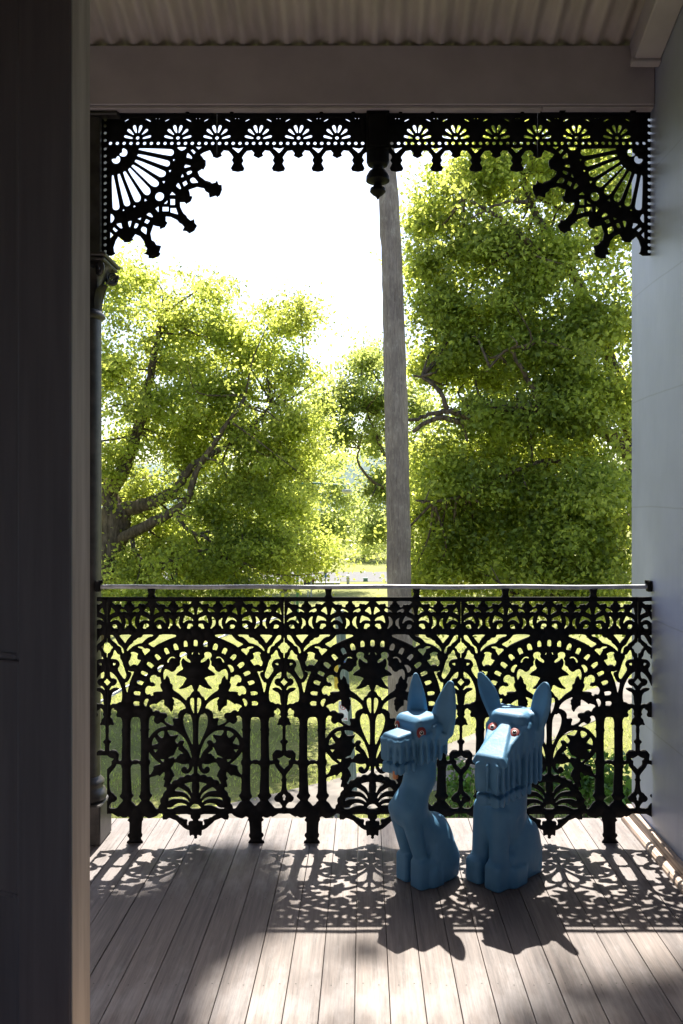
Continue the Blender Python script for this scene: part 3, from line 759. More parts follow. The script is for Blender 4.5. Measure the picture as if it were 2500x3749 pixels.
# ------------------------------------------------------------------ column
CX, CY = (308 - VX) / S, RY + .035
colE = empty('iron_column', (CX, CY, 0), 'black cast iron column with leafy capital beside the pale door edge', 'column')
zz_ = lambda y: H - (y - VY) / S
mb = MB(); mb.box(-.066, .066, -.066, .066, 0.0005, zz_(2940), bev=.004); mb.build('plinth', M['column'], colE)
mb = MB()
mb.lathe([(.062, zz_(2939)), (.066, zz_(2930)), (.067, zz_(2915)), (.060, zz_(2900)), (.054, zz_(2895)), (.052, zz_(2885)), (.057, zz_(2880)), (.058, zz_(2870)), (.052, zz_(2862)), (.046, zz_(2856)), (.045, zz_(2850))], 32)
mb.build('base_moulding', M['column'], colE, smooth=True)
mb = MB(); mb.lathe([(.0445, zz_(2849)), (.048, zz_(1800)), (.0475, zz_(1165))], 28); mb.build('shaft', M['column'], colE, smooth=True, angle=40)
mb = MB(); mb.lathe([(.049, zz_(1164)), (.058, zz_(1158)), (.061, zz_(1150)), (.058, zz_(1141)), (.05, zz_(1136)), (.048, zz_(1128)), (.047, zz_(1100)), (.055, zz_(1030)), (.072, zz_(975)), (.085, zz_(965))], 28)
cap = mb.build('capital', M['column'], colE, smooth=True, angle=50)
mb = MB(); mb.box(-.092, .092, -.092, .092, zz_(952), zz_(938), bev=.004); mb.box(-.084, .084, -.084, .084, zz_(966), zz_(952.5), bev=.004); mb.build('abacus', M['column'], cap)
for k in range(8):
    a = 2 * math.pi * (k + .5) / 8
    tall = k % 2 == 0
    mb = MB()
    zb_, zt_ = zz_(1128), zz_(985) if tall else zz_(1040)
    prof = [(.050, 0, .018), (.054, .35, .026), (.064, .7, .028), (.086, .92, .024), (.108, 1.0, .018), (.112, .93, .012), (.102, .86, .006)] if tall else [(.051, 0, .016), (.055, .4, .024), (.064, .8, .024), (.080, 1.0, .018), (.086, .93, .010), (.080, .85, .005)]
    rows = []
    for r_, t_, w_ in prof:
        z_ = zb_ + (zt_ - zb_) * t_
        rows.append([mb.bm.verts.new((r_ - .006 * abs(s_) , s_ * w_, z_ - (.004 * abs(s_)))) for s_ in (-1, -.5, 0, .5, 1)])
    for r0, r1 in zip(rows, rows[1:]):
        for i in range(4): mb.bm.faces.new((r0[i], r0[i + 1], r1[i + 1], r1[i]))
    g = bmesh.ops.solidify(mb.bm, geom=mb.bm.faces[:], thickness=.006)
    o = mb.build('leaf', M['column'], cap, smooth=True, angle=50); o.rotation_euler = (0, 0, a)
for k in range(4):
    a = math.pi / 2 * k + math.pi / 4
    mb = MB(); sp = []
    for i in range(26):
        t = i / 25 * 2.1 * 2 * math.pi; r_ = .026 * (1 - i / 25 * .85)
        sp.append((.094 + r_ * math.cos(t + 2.2), 0, zz_(990) + r_ * math.sin(t + 2.2)))
    mb.tube(sp, [.008 * (1 - .5 * i / 25) for i in range(26)], 8); o = mb.build('volute', M['column'], cap, smooth=True); o.rotation_euler = (0, 0, a)
mb = MB(); mb.box(-.060, .060, -.050, .050, zz_(937.5), BZ0 - .028, bev=.003); mb.build('post_block', M['column'], colE)
mb = MB(); mb.box(-.07, .125, -.062, .062, BZ0 - .027, BZ0 - .013, bev=.003); mb.build('cap_plate', M['column'], colE)

# ------------------------------------------------------------------ the two carved dogs (distance-field carving -> one continuous skin)
def surface_nets(f, lo, h):
    s = f < 0
    c = [s[i:f.shape[0]-1+i, j:f.shape[1]-1+j, k:f.shape[2]-1+k] for i in (0, 1) for j in (0, 1) for k in (0, 1)]
    n_in = sum(x.astype(np.int8) for x in c)
    act = (n_in > 0) & (n_in < 8)
    idx = -np.ones(act.shape, np.int32); cells = np.argwhere(act); idx[act] = np.arange(len(cells))
    acc = np.zeros((len(cells), 3)); cnt = np.zeros(len(cells))
    corner = [(i, j, k) for i in (0, 1) for j in (0, 1) for k in (0, 1)]
    val_ = np.stack([f[cells[:, 0]+i, cells[:, 1]+j, cells[:, 2]+k] for i, j, k in corner], 1)
    for a in range(8):
        for b in range(a + 1, 8):
            d = np.array(corner[b]) - np.array(corner[a])
            if abs(d).sum() != 1: continue
            va, vb = val_[:, a], val_[:, b]; m = (va < 0) != (vb < 0)
            t = np.where(m, va / np.where(m, va - vb, 1), 0)
            acc += np.where(m[:, None], np.array(corner[a]) + d * t[:, None], 0); cnt += m
    v = (cells + acc / cnt[:, None]) * h + lo
    quads = []
    for ax in range(3):
        a1, a2 = [(1, 2), (2, 0), (0, 1)][ax]
        sl0 = [slice(None)] * 3; sl1 = [slice(None)] * 3
        sl0[ax] = slice(0, -1); sl1[ax] = slice(1, None)
        A, B = s[tuple(sl0)], s[tuple(sl1)]
        for flip, mk in ((False, A & ~B), (True, ~A & B)):
            e = np.argwhere(mk)
            e = e[(e[:, a1] > 0) & (e[:, a2] > 0) & (e[:, a1] < f.shape[a1]-1) & (e[:, a2] < f.shape[a2]-1)]
            def g(o1, o2):
                q = e.copy(); q[:, a1] -= o1; q[:, a2] -= o2
                return idx[q[:, 0], q[:, 1], q[:, 2]]
            qd = np.stack([g(1, 1), g(0, 1), g(0, 0), g(1, 0)], 1)
            quads.append(qd[:, ::-1] if flip else qd)
    q = np.concatenate(quads); q = q[(q >= 0).all(1)]
    return v, q

class Field:
    def __init__(self, lo, hi, h):
        self.lo = np.array(lo); self.h = h
        n = np.ceil((np.array(hi) - self.lo) / h).astype(int) + 1
        g = [self.lo[i] + h * np.arange(n[i]) for i in range(3)]
        self.X, self.Y, self.Z = [a.astype(np.float32) for a in np.meshgrid(*g, indexing='ij')]
def rot2(x, y, a):
    c, s = math.cos(a), math.sin(a); return c * x + s * y, -s * x + c * y
def sm(a, b, k):
    hh = np.clip(.5 + .5 * (b - a) / k, 0, 1); return b + (a - b) * hh - k * hh * (1 - hh)
def smax(a, b, k): return -sm(-a, -b, k)
def rbox(p, c, hs, r):
    q = [np.abs(p[i] - c[i]) - (hs[i] - r) for i in range(3)]
    return np.sqrt(sum(np.maximum(x, 0) ** 2 for x in q)) + np.minimum(np.maximum(q[0], np.maximum(q[1], q[2])), 0) - r
def ell(p, c, rr):
    k0 = np.sqrt(sum(((p[i] - c[i]) / rr[i]) ** 2 for i in range(3))); k1 = np.sqrt(sum(((p[i] - c[i]) / rr[i] ** 2) ** 2 for i in range(3)))
    return k0 * (k0 - 1) / np.maximum(k1, 1e-6)
def rcone(p, a, b, ra, rb):
    a = np.array(a, float); b = np.array(b, float); ab = b - a
    t = np.clip(sum((p[i] - a[i]) * ab[i] for i in range(3)) / (ab @ ab), 0, 1)
    return np.sqrt(sum((p[i] - a[i] - ab[i] * t) ** 2 for i in range(3))) - (ra + (rb - ra) * t)
def ear(p, base, tip, w, th, out, bend=(0, 0, 0), wpos=.38):
    """flat blade from base to tip, widest at wpos, hollowed on the side 'out' (unit vector, inner face)"""
    base = np.array(base, float); tip = np.array(tip, float); ax = tip - base; Ln = np.linalg.norm(ax); ax /= Ln
    out = np.array(out, float); out -= ax * (out @ ax); out /= np.linalg.norm(out); side = np.cross(ax, out)
    q = [p[i] - base[i] for i in range(3)]
    t = sum(q[i] * ax[i] for i in range(3)) / Ln
    tc = np.clip(t, 0, 1)
    bo = bend[0] * tc * tc; bs = bend[1] * tc * tc
    o = sum(q[i] * out[i] for i in range(3)) - bo; s = sum(q[i] * side[i] for i in range(3)) - bs
    wid = w * np.where(tc < wpos, .72 + .28 * np.sin(tc / wpos * math.pi / 2), np.maximum(np.cos((tc - wpos) / (1 - wpos) * math.pi / 2), 0) ** .75 * .88 + .12)
    thk = th * (1 - .55 * tc)
    d2 = (np.sqrt((s / wid) ** 2 + (o / thk) ** 2) - 1) * np.minimum(wid, thk) * .8
    capz = np.maximum(t - 1, -.12 - t) * Ln
    hollow = (np.sqrt((s / (wid * .68)) ** 2 + ((o - thk * 1.12) / (thk * .80)) ** 2) - 1) * np.minimum(wid, thk) * .8
    hollow = np.maximum(hollow, (.10 - t) * Ln)
    return smax(smax(d2, capz, .006), -hollow, .004)
def pleats(hx, hy, hz, z0, z1, per, amp, ph=0.0):
    s_ = hx - np.abs(hy) + ph + .0012 * np.sin(hz * 60 + hx * 40)
    w_ = np.abs(np.sin(math.pi * s_ / per)) ** .7          # rounded locks with sharp valleys
    fade = np.clip((z1 - hz) / (z1 - z0), 0, 1); fade = fade * fade * (3 - 2 * fade)
    return amp * (1 - w_) * fade, (w_ - .5)

def carve_dog(kind):
    F = Field((-.17, -.15, -.01), (.25, .16, .74), .0032)
    P = (F.X, F.Y, F.Z)
    X, Y, Z = P
    aY = np.abs(Y)
    Ps = (X, aY, Z)
    if kind == 'A':
        # body: upright neck with a forward chest, folding down to the haunches
        d = rcone(P, (.012, 0, .43), (.036, 0, .345), .043, .046)
        d = sm(d, rcone(P, (.036, 0, .345), (.084, 0, .250), .046, .053), .03)
        d = sm(d, ell(P, (.086, 0, .252), (.054, .056, .060)), .025)
        d = sm(d, rcone(P, (.062, 0, .225), (-.015, 0, .110), .044, .066), .022)
        d = sm(d, ell(P, (-.024, 0, .100), (.066, .070, .112)), .022)
        d = sm(d, rbox(P, (-.020, 0, .045), (.072, .066, .05), .024), .02)
        leg = rcone(Ps, (.108, .027, .250), (.062, .034, .085), .033, .0215)
        leg = sm(leg, rbox((X, aY, Z), (.054, .037, .042), (.036, .0305, .050), .014), .010)
        leg = smax(leg, (X - .078) * .6 + (Z - .062) * .8, .008) if False else leg
        d = sm(d, leg, .005)
        hip = ell(Ps, (-.020, .056, .070), (.062, .022, .070)); d = sm(d, hip, .016)
        d = sm(d, rbox(Ps, (.022, .060, .028), (.030, .018, .036), .014), .008)
        # groove between the front legs and behind each leg
        g = rcone(P, (.150, 0, .235), (.090, 0, .02), .004, .011); d = smax(d, -g, .004)
        g = rcone(Ps, (.062, .068, .215), (.030, .076, .085), .010, .006); d = smax(d, -g, .008)
        g = rcone(Ps, (.016, .085, .075), (.010, .088, .0), .010, .010); d = smax(d, -g, .008)
        hx, hy = rot2(X - .045, Y, R(4)); hz = Z
        cr = rbox((hx, hy, hz), (-.002, 0, .512), (.058, .060, .044), .022)
        cr = smax(cr, (hx - .048) * .75 + (hz - .548) * .66 , .008)
        slope = (hx * .09)
        fl = np.maximum(hy * np.sign(hy) - .004, 0)
        mz = rbox((hx, hy, hz + slope), (.064, 0, .496), (.064, .039 , .022), .010)
        hd = sm(cr, mz, .010)
        dp, wv_ = pleats(hx, hy, hz, .458, .500, .0300, .016)
        skirt = rbox((hx, hy, hz + .003 * wv_), (-.004, 0, .456), (.056, .070, .052), .014)
        back = rbox((hx, hy, hz + .003 * wv_), (-.036, 0, .474), (.036, .076, .056), .014)
        mst = smax(rbox((hx, hy, hz + .003 * wv_ + .05 * hx), (.066, 0, .464), (.070, .047, .038), .011), hz + .09 * hx - .510, .006)
        sk_ = sm(sm(skirt, mst, .008), back, .008) + dp
        hd = sm(hd, sk_, .006)
        jaw = rbox((hx, hy, hz), (.086, 0, .399), (.047, .041, .0190), .009) + dp * .55
        jaw = sm(jaw, rbox((hx, hy, hz), (.06, 0, .430), (.054, .030, .035), .01), .003)
        d = sm(d, np.minimum(hd, jaw), .004)
        d = sm(d, ear(P, (.012, -.040, .520), (.018, -.044, .680), .036, .017, (.62, .78, 0), (0, 0), .05), .006)
        d = sm(d, ear(P, (.000, .055, .485), (-.022, .088, .670), .045, .019, (.80, .45, .2), (0, 0), .12), .006)
        eyes = [(.080, .055, .510), (.100, -.036, .514)]
        eyn = [(.50, .86, .05), (.95, -.30, .05)]
    else:
        d = rcone(P, (.002, .026, .40), (.012, .012, .25), .060, .070)
        d = sm(d, ell(P, (.030, 0, .20), (.072, .070, .10)), .03)
        d = sm(d, rcone(P, (.020, 0, .22), (-.045, 0, .10), .064, .080), .03)
        d = sm(d, ell(P, (-.040, 0, .10), (.080, .078, .118)), .025)
        d = sm(d, rbox(P, (-.030, 0, .05), (.092, .074, .055), .022), .02)
        leg = rcone(Ps, (.070, .031, .24), (.080, .037, .06), .036, .031)
        leg = sm(leg, rbox(Ps, (.088, .040, .038), (.038, .033, .046), .018), .014)
        d = sm(d, leg, .007)
        d = sm(d, ell(Ps, (-.040, .062, .105), (.066, .026, .088)), .012)
        d = sm(d, rbox(Ps, (.026, .066, .030), (.042, .024, .038), .017), .010)
        g = rcone(P, (.112, 0, .30), (.136, 0, .0), .006, .014); d = smax(d, -g, .004)
        g = rcone(Ps, (.022, .090, .21), (.026, .096, .080), .014, .009); d = smax(d, -g, .012)
        g = rcone(Ps, (.060, .098, .09), (.066, .098, 0), .012, .012); d = smax(d, -g, .008)
        hx, hy = rot2(X + .012, Y - .024, R(14)); hz = Z
        cr = rbox((hx, hy, hz), (-.004, 0, .509), (.056, .066, .052), .026)
        ztop = .538 - (np.clip(hx, .03, .3) - .04) * .60
        hw = .010 + np.clip((hx - .03) / .15, 0, 1) * .036
        flare = np.clip(ztop - hz, 0, 1)
        side = (np.abs(hy) - hw - np.minimum(flare * .55, .022)) * .85
        mz = smax(smax(side, (hz - ztop) * .9, .006), smax(hx - .190, .02 - hx, .01), .010)
        mz = smax(mz, ztop - .030 - hz, .006)
        hd = sm(cr, mz, .010)
        dp, wv_ = pleats(hx, hy, hz, .400, .480, .0370, .019)
        skirt = rbox((hx, hy, hz + .003 * wv_), (-.004, 0, .425), (.062, .078, .100), .016)
        back = rbox((hx, hy, hz + .003 * wv_), (-.040, 0, .438), (.044, .084, .120), .016)
        low_w = np.abs(hy) - (.051 + np.clip(.12 - hx, 0, .1) * .22)
        mst = smax(smax(low_w, hx - .203, .014), smax(hz - ztop + .012, (.336 - .003 * wv_ + np.clip(.1 - hx, 0, .1) * .15) - hz, .008), .010)
        mst = smax(mst, .0 - hx, .01)
        sk_ = sm(sm(skirt, mst, .010), back, .010) + dp
        hd = sm(hd, sk_, .006)
        jaw = smax(smax(low_w + .004, hx - .196, .012), smax(hz - .327, .292 - .003 * wv_ - hz, .006), .008)
        jaw = smax(jaw, -.02 - hx, .01) + dp * .4
        jaw = sm(jaw, rbox((hx, hy, hz), (.07, 0, .35), (.100, .036, .04), .01), .003)
        d = sm(d, np.minimum(hd, jaw), .004)
        d = sm(d, ear(P, (.016, -.026, .535), (-.008, -.096, .675), .030, .016, (.70, .60, .35), (-.002, -.018), .45), .006)
        d = sm(d, ear(P, (-.046, .086, .490), (-.068, .122, .660), .040, .019, (.86, -.1, .1), (.004, .0), .62), .006)
        eyes = [(.040, .072, .505), (.052, -.002, .509)]
        eyn = [(.80, .55, .06), (.98, .10, .06)]
    d = np.maximum(d, .0005 - Z)
    v, q = surface_nets(d, F.lo, F.h)
    # light smoothing
    nb_ = np.zeros_like(v); ct = np.zeros(len(v))
    for a, b in ((0, 1), (1, 2), (2, 3), (3, 0)):
        np.add.at(nb_, q[:, a], v[q[:, b]]); np.add.at(ct, q[:, a], 1)
        np.add.at(nb_, q[:, b], v[q[:, a]]); np.add.at(ct, q[:, b], 1)
    v = v + .2 * (nb_ / ct[:, None] - v)
    v[:, 2] = np.maximum(v[:, 2], 0)
    def surf(pt, nrm):
        """walk from outside along -normal to the carved surface"""
        pt = np.array(pt); nrm = np.array(nrm) / np.linalg.norm(nrm)
        for s_ in np.arange(.06, -.06, -.001):
            c = pt + nrm * s_; i = np.round((c - F.lo) / F.h).astype(int)
            if d[i[0], i[1], i[2]] < 0:
                gr = np.array([d[i[0]+2, i[1], i[2]] - d[i[0]-2, i[1], i[2]], d[i[0], i[1]+2, i[2]] - d[i[0], i[1]-2, i[2]], d[i[0], i[1], i[2]+2] - d[i[0], i[1], i[2]-2]])
                gr = gr / (np.linalg.norm(gr) + 1e-9) + .3 * nrm
                return c, gr / np.linalg.norm(gr)
        return pt, nrm
    return v, q, surf, eyes, eyn

def make_dog(kind, loc, fwd, scale, label):
    E = empty('dog_carving', loc, label, 'carving', 'pair of blue carved dogs')
    E.rotation_euler = (0, 0, math.atan2(fwd[1], fwd[0])); E.scale = (scale,) * 3
    v, q, surf, eyes, eyn = carve_dog(kind)
    me = np_mesh('body', v, quads=q, smooth=True)
    link('body', me, M['blue'], E)
    for pt, nr in zip(eyes, eyn):
        c, n = surf(pt, nr)
        Q = Vector(n).to_track_quat('Z', 'Y').to_matrix().to_4x4()
        eo = None
        for nm, rad, sq, lift, mt in (('eye', .0165, 1.18, .0, 'red'), ('eye_ring', .0080, 1.0, .0018, 'eye_white'), ('pupil', .0060, 1.0, .0032, 'eye_black')):
            b2 = bmesh.new(); bmesh.ops.create_uvsphere(b2, u_segments=20, v_segments=10, radius=1)
            for vv_ in b2.verts: vv_.co = Vector((vv_.co.x * rad, vv_.co.y * rad * sq, vv_.co.z * .0032))
            b2.transform(Matrix.Translation(Vector(c) + Vector(n) * lift) @ Q)
            mb = MB(); mb.add(b2); o = mb.build(nm, M[mt], eo or E, smooth=True)
            if eo is None: eo = o
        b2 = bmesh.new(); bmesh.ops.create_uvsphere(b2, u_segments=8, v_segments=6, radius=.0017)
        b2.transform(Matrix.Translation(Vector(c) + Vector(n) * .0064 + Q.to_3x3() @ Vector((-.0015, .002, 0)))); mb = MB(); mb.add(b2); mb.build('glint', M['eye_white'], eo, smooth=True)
    if kind == 'A':
        mb = MB(); mb.box(.160, .177, .026, .0400, .370, .400, bev=.004); mb.build('tongue', M['tongue'], E)
    return E
DS = .955
dA = make_dog('A', (.205, 2.620, 0), (-.80, -.60), DS, 'smaller blue carved dog with pointed ears, facing left, head raised')
dB = make_dog('B', (.452, 2.632, 0), (-.74, -.67), DS, 'larger blue carved dog with long drooping muzzle beside the right panel')

# ------------------------------------------------------------------ trees
def unit(n):
    v = rng.normal(size=(n, 3)); return v / np.linalg.norm(v, axis=1)[:, None]
def leaf_mesh(name, cen, size, tint, up=.55):
    """one folded four-cornered leaf per centre"""
    n = len(cen)
    nrm = unit(n) + (0, 0, up); nrm /= np.linalg.norm(nrm, axis=1)[:, None]
    ax = unit(n) + (0, 0, -.25); ax -= nrm * (ax * nrm).sum(1)[:, None]; ax /= np.linalg.norm(ax, axis=1)[:, None]
    sd = np.cross(nrm, ax)
    ln = (size * rng.uniform(.65, 1.35, n))[:, None]; wd = ln * rng.uniform(.26, .40, n)[:, None]
    fold = nrm * wd * rng.uniform(.1, .5, n)[:, None]
    v = np.stack([cen - ax * ln * .5, cen + sd * wd - ax * ln * .05 + fold, cen + ax * ln * .5 - nrm * ln * .08, cen - sd * wd - ax * ln * .05 + fold], 1).reshape(-1, 3)
    b = np.arange(n) * 4
    tris = np.concatenate([np.stack([b, b + 1, b + 2], 1), np.stack([b, b + 2, b + 3], 1)])
    me = np_mesh(name, v, tris=tris)
    a = me.attributes.new('tint', 'FLOAT', 'FACE')
    a.data.foreach_set('value', np.concatenate([tint, tint]).astype(np.float32))
    return me
def crown(lobes, leaf, per_twig, sigma, name='crown', dens=.62, grow=1.0):
    """lobes: (px, py, distance, rx px, ry px, depth m, twigs); leaves sit in twig clumps spread through each lobe"""
    C_, T_, tw = [], [], []
    for (px, py, d, rx_, ry_, rd, nt_) in lobes:
        c = np.array(W(px, py, d)); r = np.array((rx_ * d / FPX, rd, ry_ * d / FPX))
        rx_, ry_ = rx_ * grow, ry_ * grow; nt_ = max(4, int(nt_ * dens)); t = c + unit(nt_) * np.where(rng.uniform(size=nt_) < .16, rng.uniform(1.0, 1.38, nt_), np.minimum(np.abs(rng.normal(size=nt_)) * .55 + .12, 1.15))[:, None] * r
        tw.append(t)
        base = rng.uniform(.02, .95, nt_)
        for p, bt in zip(t, base):
            far_ = np.linalg.norm((p - c) / r); k = int(per_twig * rng.uniform(.5, 1.5) * (1 if far_ < .95 else .4))
            sg = sigma * rng.uniform(.6, 1.4)
            C_.append(p + rng.normal(size=(k, 3)) * (sg, sg, sg * .62)); T_.append(np.clip(bt + rng.normal(size=k) * .22, 0, 1))
    return leaf_mesh(name, np.concatenate(C_), leaf, np.concatenate(T_)), np.concatenate(tw)
def limb(pts, r0, r1, wob=.0):
    sp = spline([W(*p) if abs(p[0]) > 60 else p for p in pts], 5)
    n = len(sp)
    return [tuple(np.array(p) + rng.normal(size=3) * wob) for p in sp], [r0 + (r1 - r0) * (i / (n - 1)) ** .8 for i in range(n)]
def tree(name, label, base, limbs, lobes, leaf, per_twig, sigma, mat, twigs=0, group=None, bark='bark', dens=.62, grow=1.0):
    E = empty(name, (base[0], base[1], GZ), label, 'tree', group)
    me, tw = crown(lobes, leaf, per_twig, sigma, 'crown', dens, grow)
    o = link('crown', me, M[mat], E, (-base[0], -base[1], -GZ))
    mb = MB(); nodes = []
    for i, (pts, r0, r1) in enumerate(limbs):
        p, r = limb(pts, r0, r1, .012 if i else .01); nodes += p[2:]
        mb.tube(p, r, 10 if r0 > .1 else 6)
    if twigs:
        nodes = np.array([tuple(x) for x in nodes])
        for t in tw[rng.choice(len(tw), min(twigs, len(tw)), replace=False)]:
            k = np.argmin(((nodes - t) ** 2).sum(1)); a = nodes[k]
            if np.linalg.norm(a - t) > 3.2: continue
            mid = (a + t) / 2 + rng.normal(size=3) * .18 + (0, 0, -.08)
            mb.tube(spline([a, mid, t], 4), [.030 - .024 * i / 8 for i in range(9)], 5)
    o2 = mb.build('trunk', M[bark], E, smooth=True, loc=(-base[0], -base[1], -GZ))
    return E
D1 = 20.
lt = W(345, 2400, D1)
tree('broadleaf_tree', 'spreading green tree with heavy forked limbs behind the left railing', (lt.x, D1),
  [([(lt.x - .5, D1, GZ - .1), (335, 2250, D1), (385, 2060, D1), (415, 1930, D1), (430, 1860, D1)], .46, .36),
   ([(420, 1880, D1), (400, 1800, D1), (440, 1740, D1 - .3), (490, 1620, D1 - .4), (530, 1480, D1 - .5), (560, 1320, D1 - .6), (590, 1150, D1 - .4)], .26, .05),
   ([(430, 1870, D1), (520, 1850, D1 - .2), (600, 1820, D1 - .4), (650, 1790, D1 - .5), (690, 1720, D1 - .6), (760, 1670, D1 - .6), (880, 1600, D1 - .4), (1000, 1480, D1 - .2)], .20, .04),
   ([(420, 1985, D1), (480, 1955, D1 - .4), (560, 1910, D1 - .7), (640, 1870, D1 - .8), (690, 1820, D1 - .9), (720, 1720, D1 - 1.0), (800, 1600, D1 - 1.2), (900, 1450, D1 - 1.2)], .17, .04),
   ([(640, 1875, D1 - .8), (690, 1940, D1 - .9), (760, 1970, D1 - 1), (790, 2010, D1 - 1), (850, 2040, D1 - 1)], .06, .02),
   ([(480, 1965, D1 - .4), (500, 2030, D1 - .6), (560, 2060, D1 - .8), (640, 2050, D1 - .9), (720, 2020, D1 - 1)], .07, .02),
   ([(430, 1870, D1), (380, 1780, D1 + .3), (340, 1650, D1 + .5), (330, 1400, D1 + .5), (360, 1150, D1 + .4)], .22, .05),
   ([(420, 1950, D1), (280, 1850, D1 + .5), (100, 1700, D1 + .5), (-60, 1550, D1)], .2, .05)],
  [(400, 980, 19.8, 80, 70, 1, 30), (500, 1020, 19.8, 90, 60, 1, 24), (760, 1080, 19.8, 110, 60, 1, 26), (640, 1330, 20.4, 260, 120, 1.2, 80), (900, 1300, 20.2, 200, 90, 1.2, 50), (760, 1560, 20.6, 300, 110, 1.2, 90), (1060, 1690, 20, 150, 120, 1.4, 66), (520, 1800, 21, 160, 130, 1, 60), (900, 1780, 20.4, 200, 110, 1.2, 80), (640, 2030, 20, 240, 80, 1.2, 84), (930, 1990, 19.6, 240, 90, 1.2, 90), (430, 1080, 19.6, 130, 170, 1.6, 46), (400, 1350, 19.6, 150, 170, 1.8, 80), (620, 1210, 19.8, 170, 170, 1.8, 82), (830, 1210, 19.8, 150, 130, 1.6, 60), (1060, 1180, 20, 130, 90, 1.4, 34), (1130, 1130, 20, 70, 50, .8, 10),
   (560, 1500, 19.4, 190, 190, 2.2, 110), (830, 1440, 19.6, 190, 150, 2.0, 100), (1050, 1370, 20, 130, 120, 1.6, 48), (420, 1680, 19.6, 110, 150, 1.4, 42), (690, 1660, 20.6, 220, 150, 1.6, 84),
   (930, 1640, 19.4, 190, 150, 2.0, 92), (1090, 1560, 19.2, 130, 110, 1.4, 50), (560, 1930, 20.9, 190, 130, .9, 55), (800, 1890, 19.8, 210, 160, 1.6, 100), (1030, 1860, 19.4, 190, 150, 1.8, 90), (480, 2130, 19.8, 170, 110, 1.6, 70), (740, 2100, 19.2, 230, 100, 1.8, 105),
   (1000, 2040, 19.0, 190, 110, 1.6, 84), (860, 2190, 18.6, 200, 80, 1.2, 50), (600, 2200, 18.6, 200, 90, 1.2, 52), (440, 2230, 18.6, 120, 80, 1.2, 26), (1180, 2010, 19.2, 90, 100, 1.0, 26), (150, 1350, 20, 230, 260, 2.2, 70), (100, 1800, 20, 220, 260, 2, 60)],
  .098, 118, .23, 'leaf', 150, dens=.56, grow=1.03)
D2 = 16.
rt = W(2420, 2300, D2)
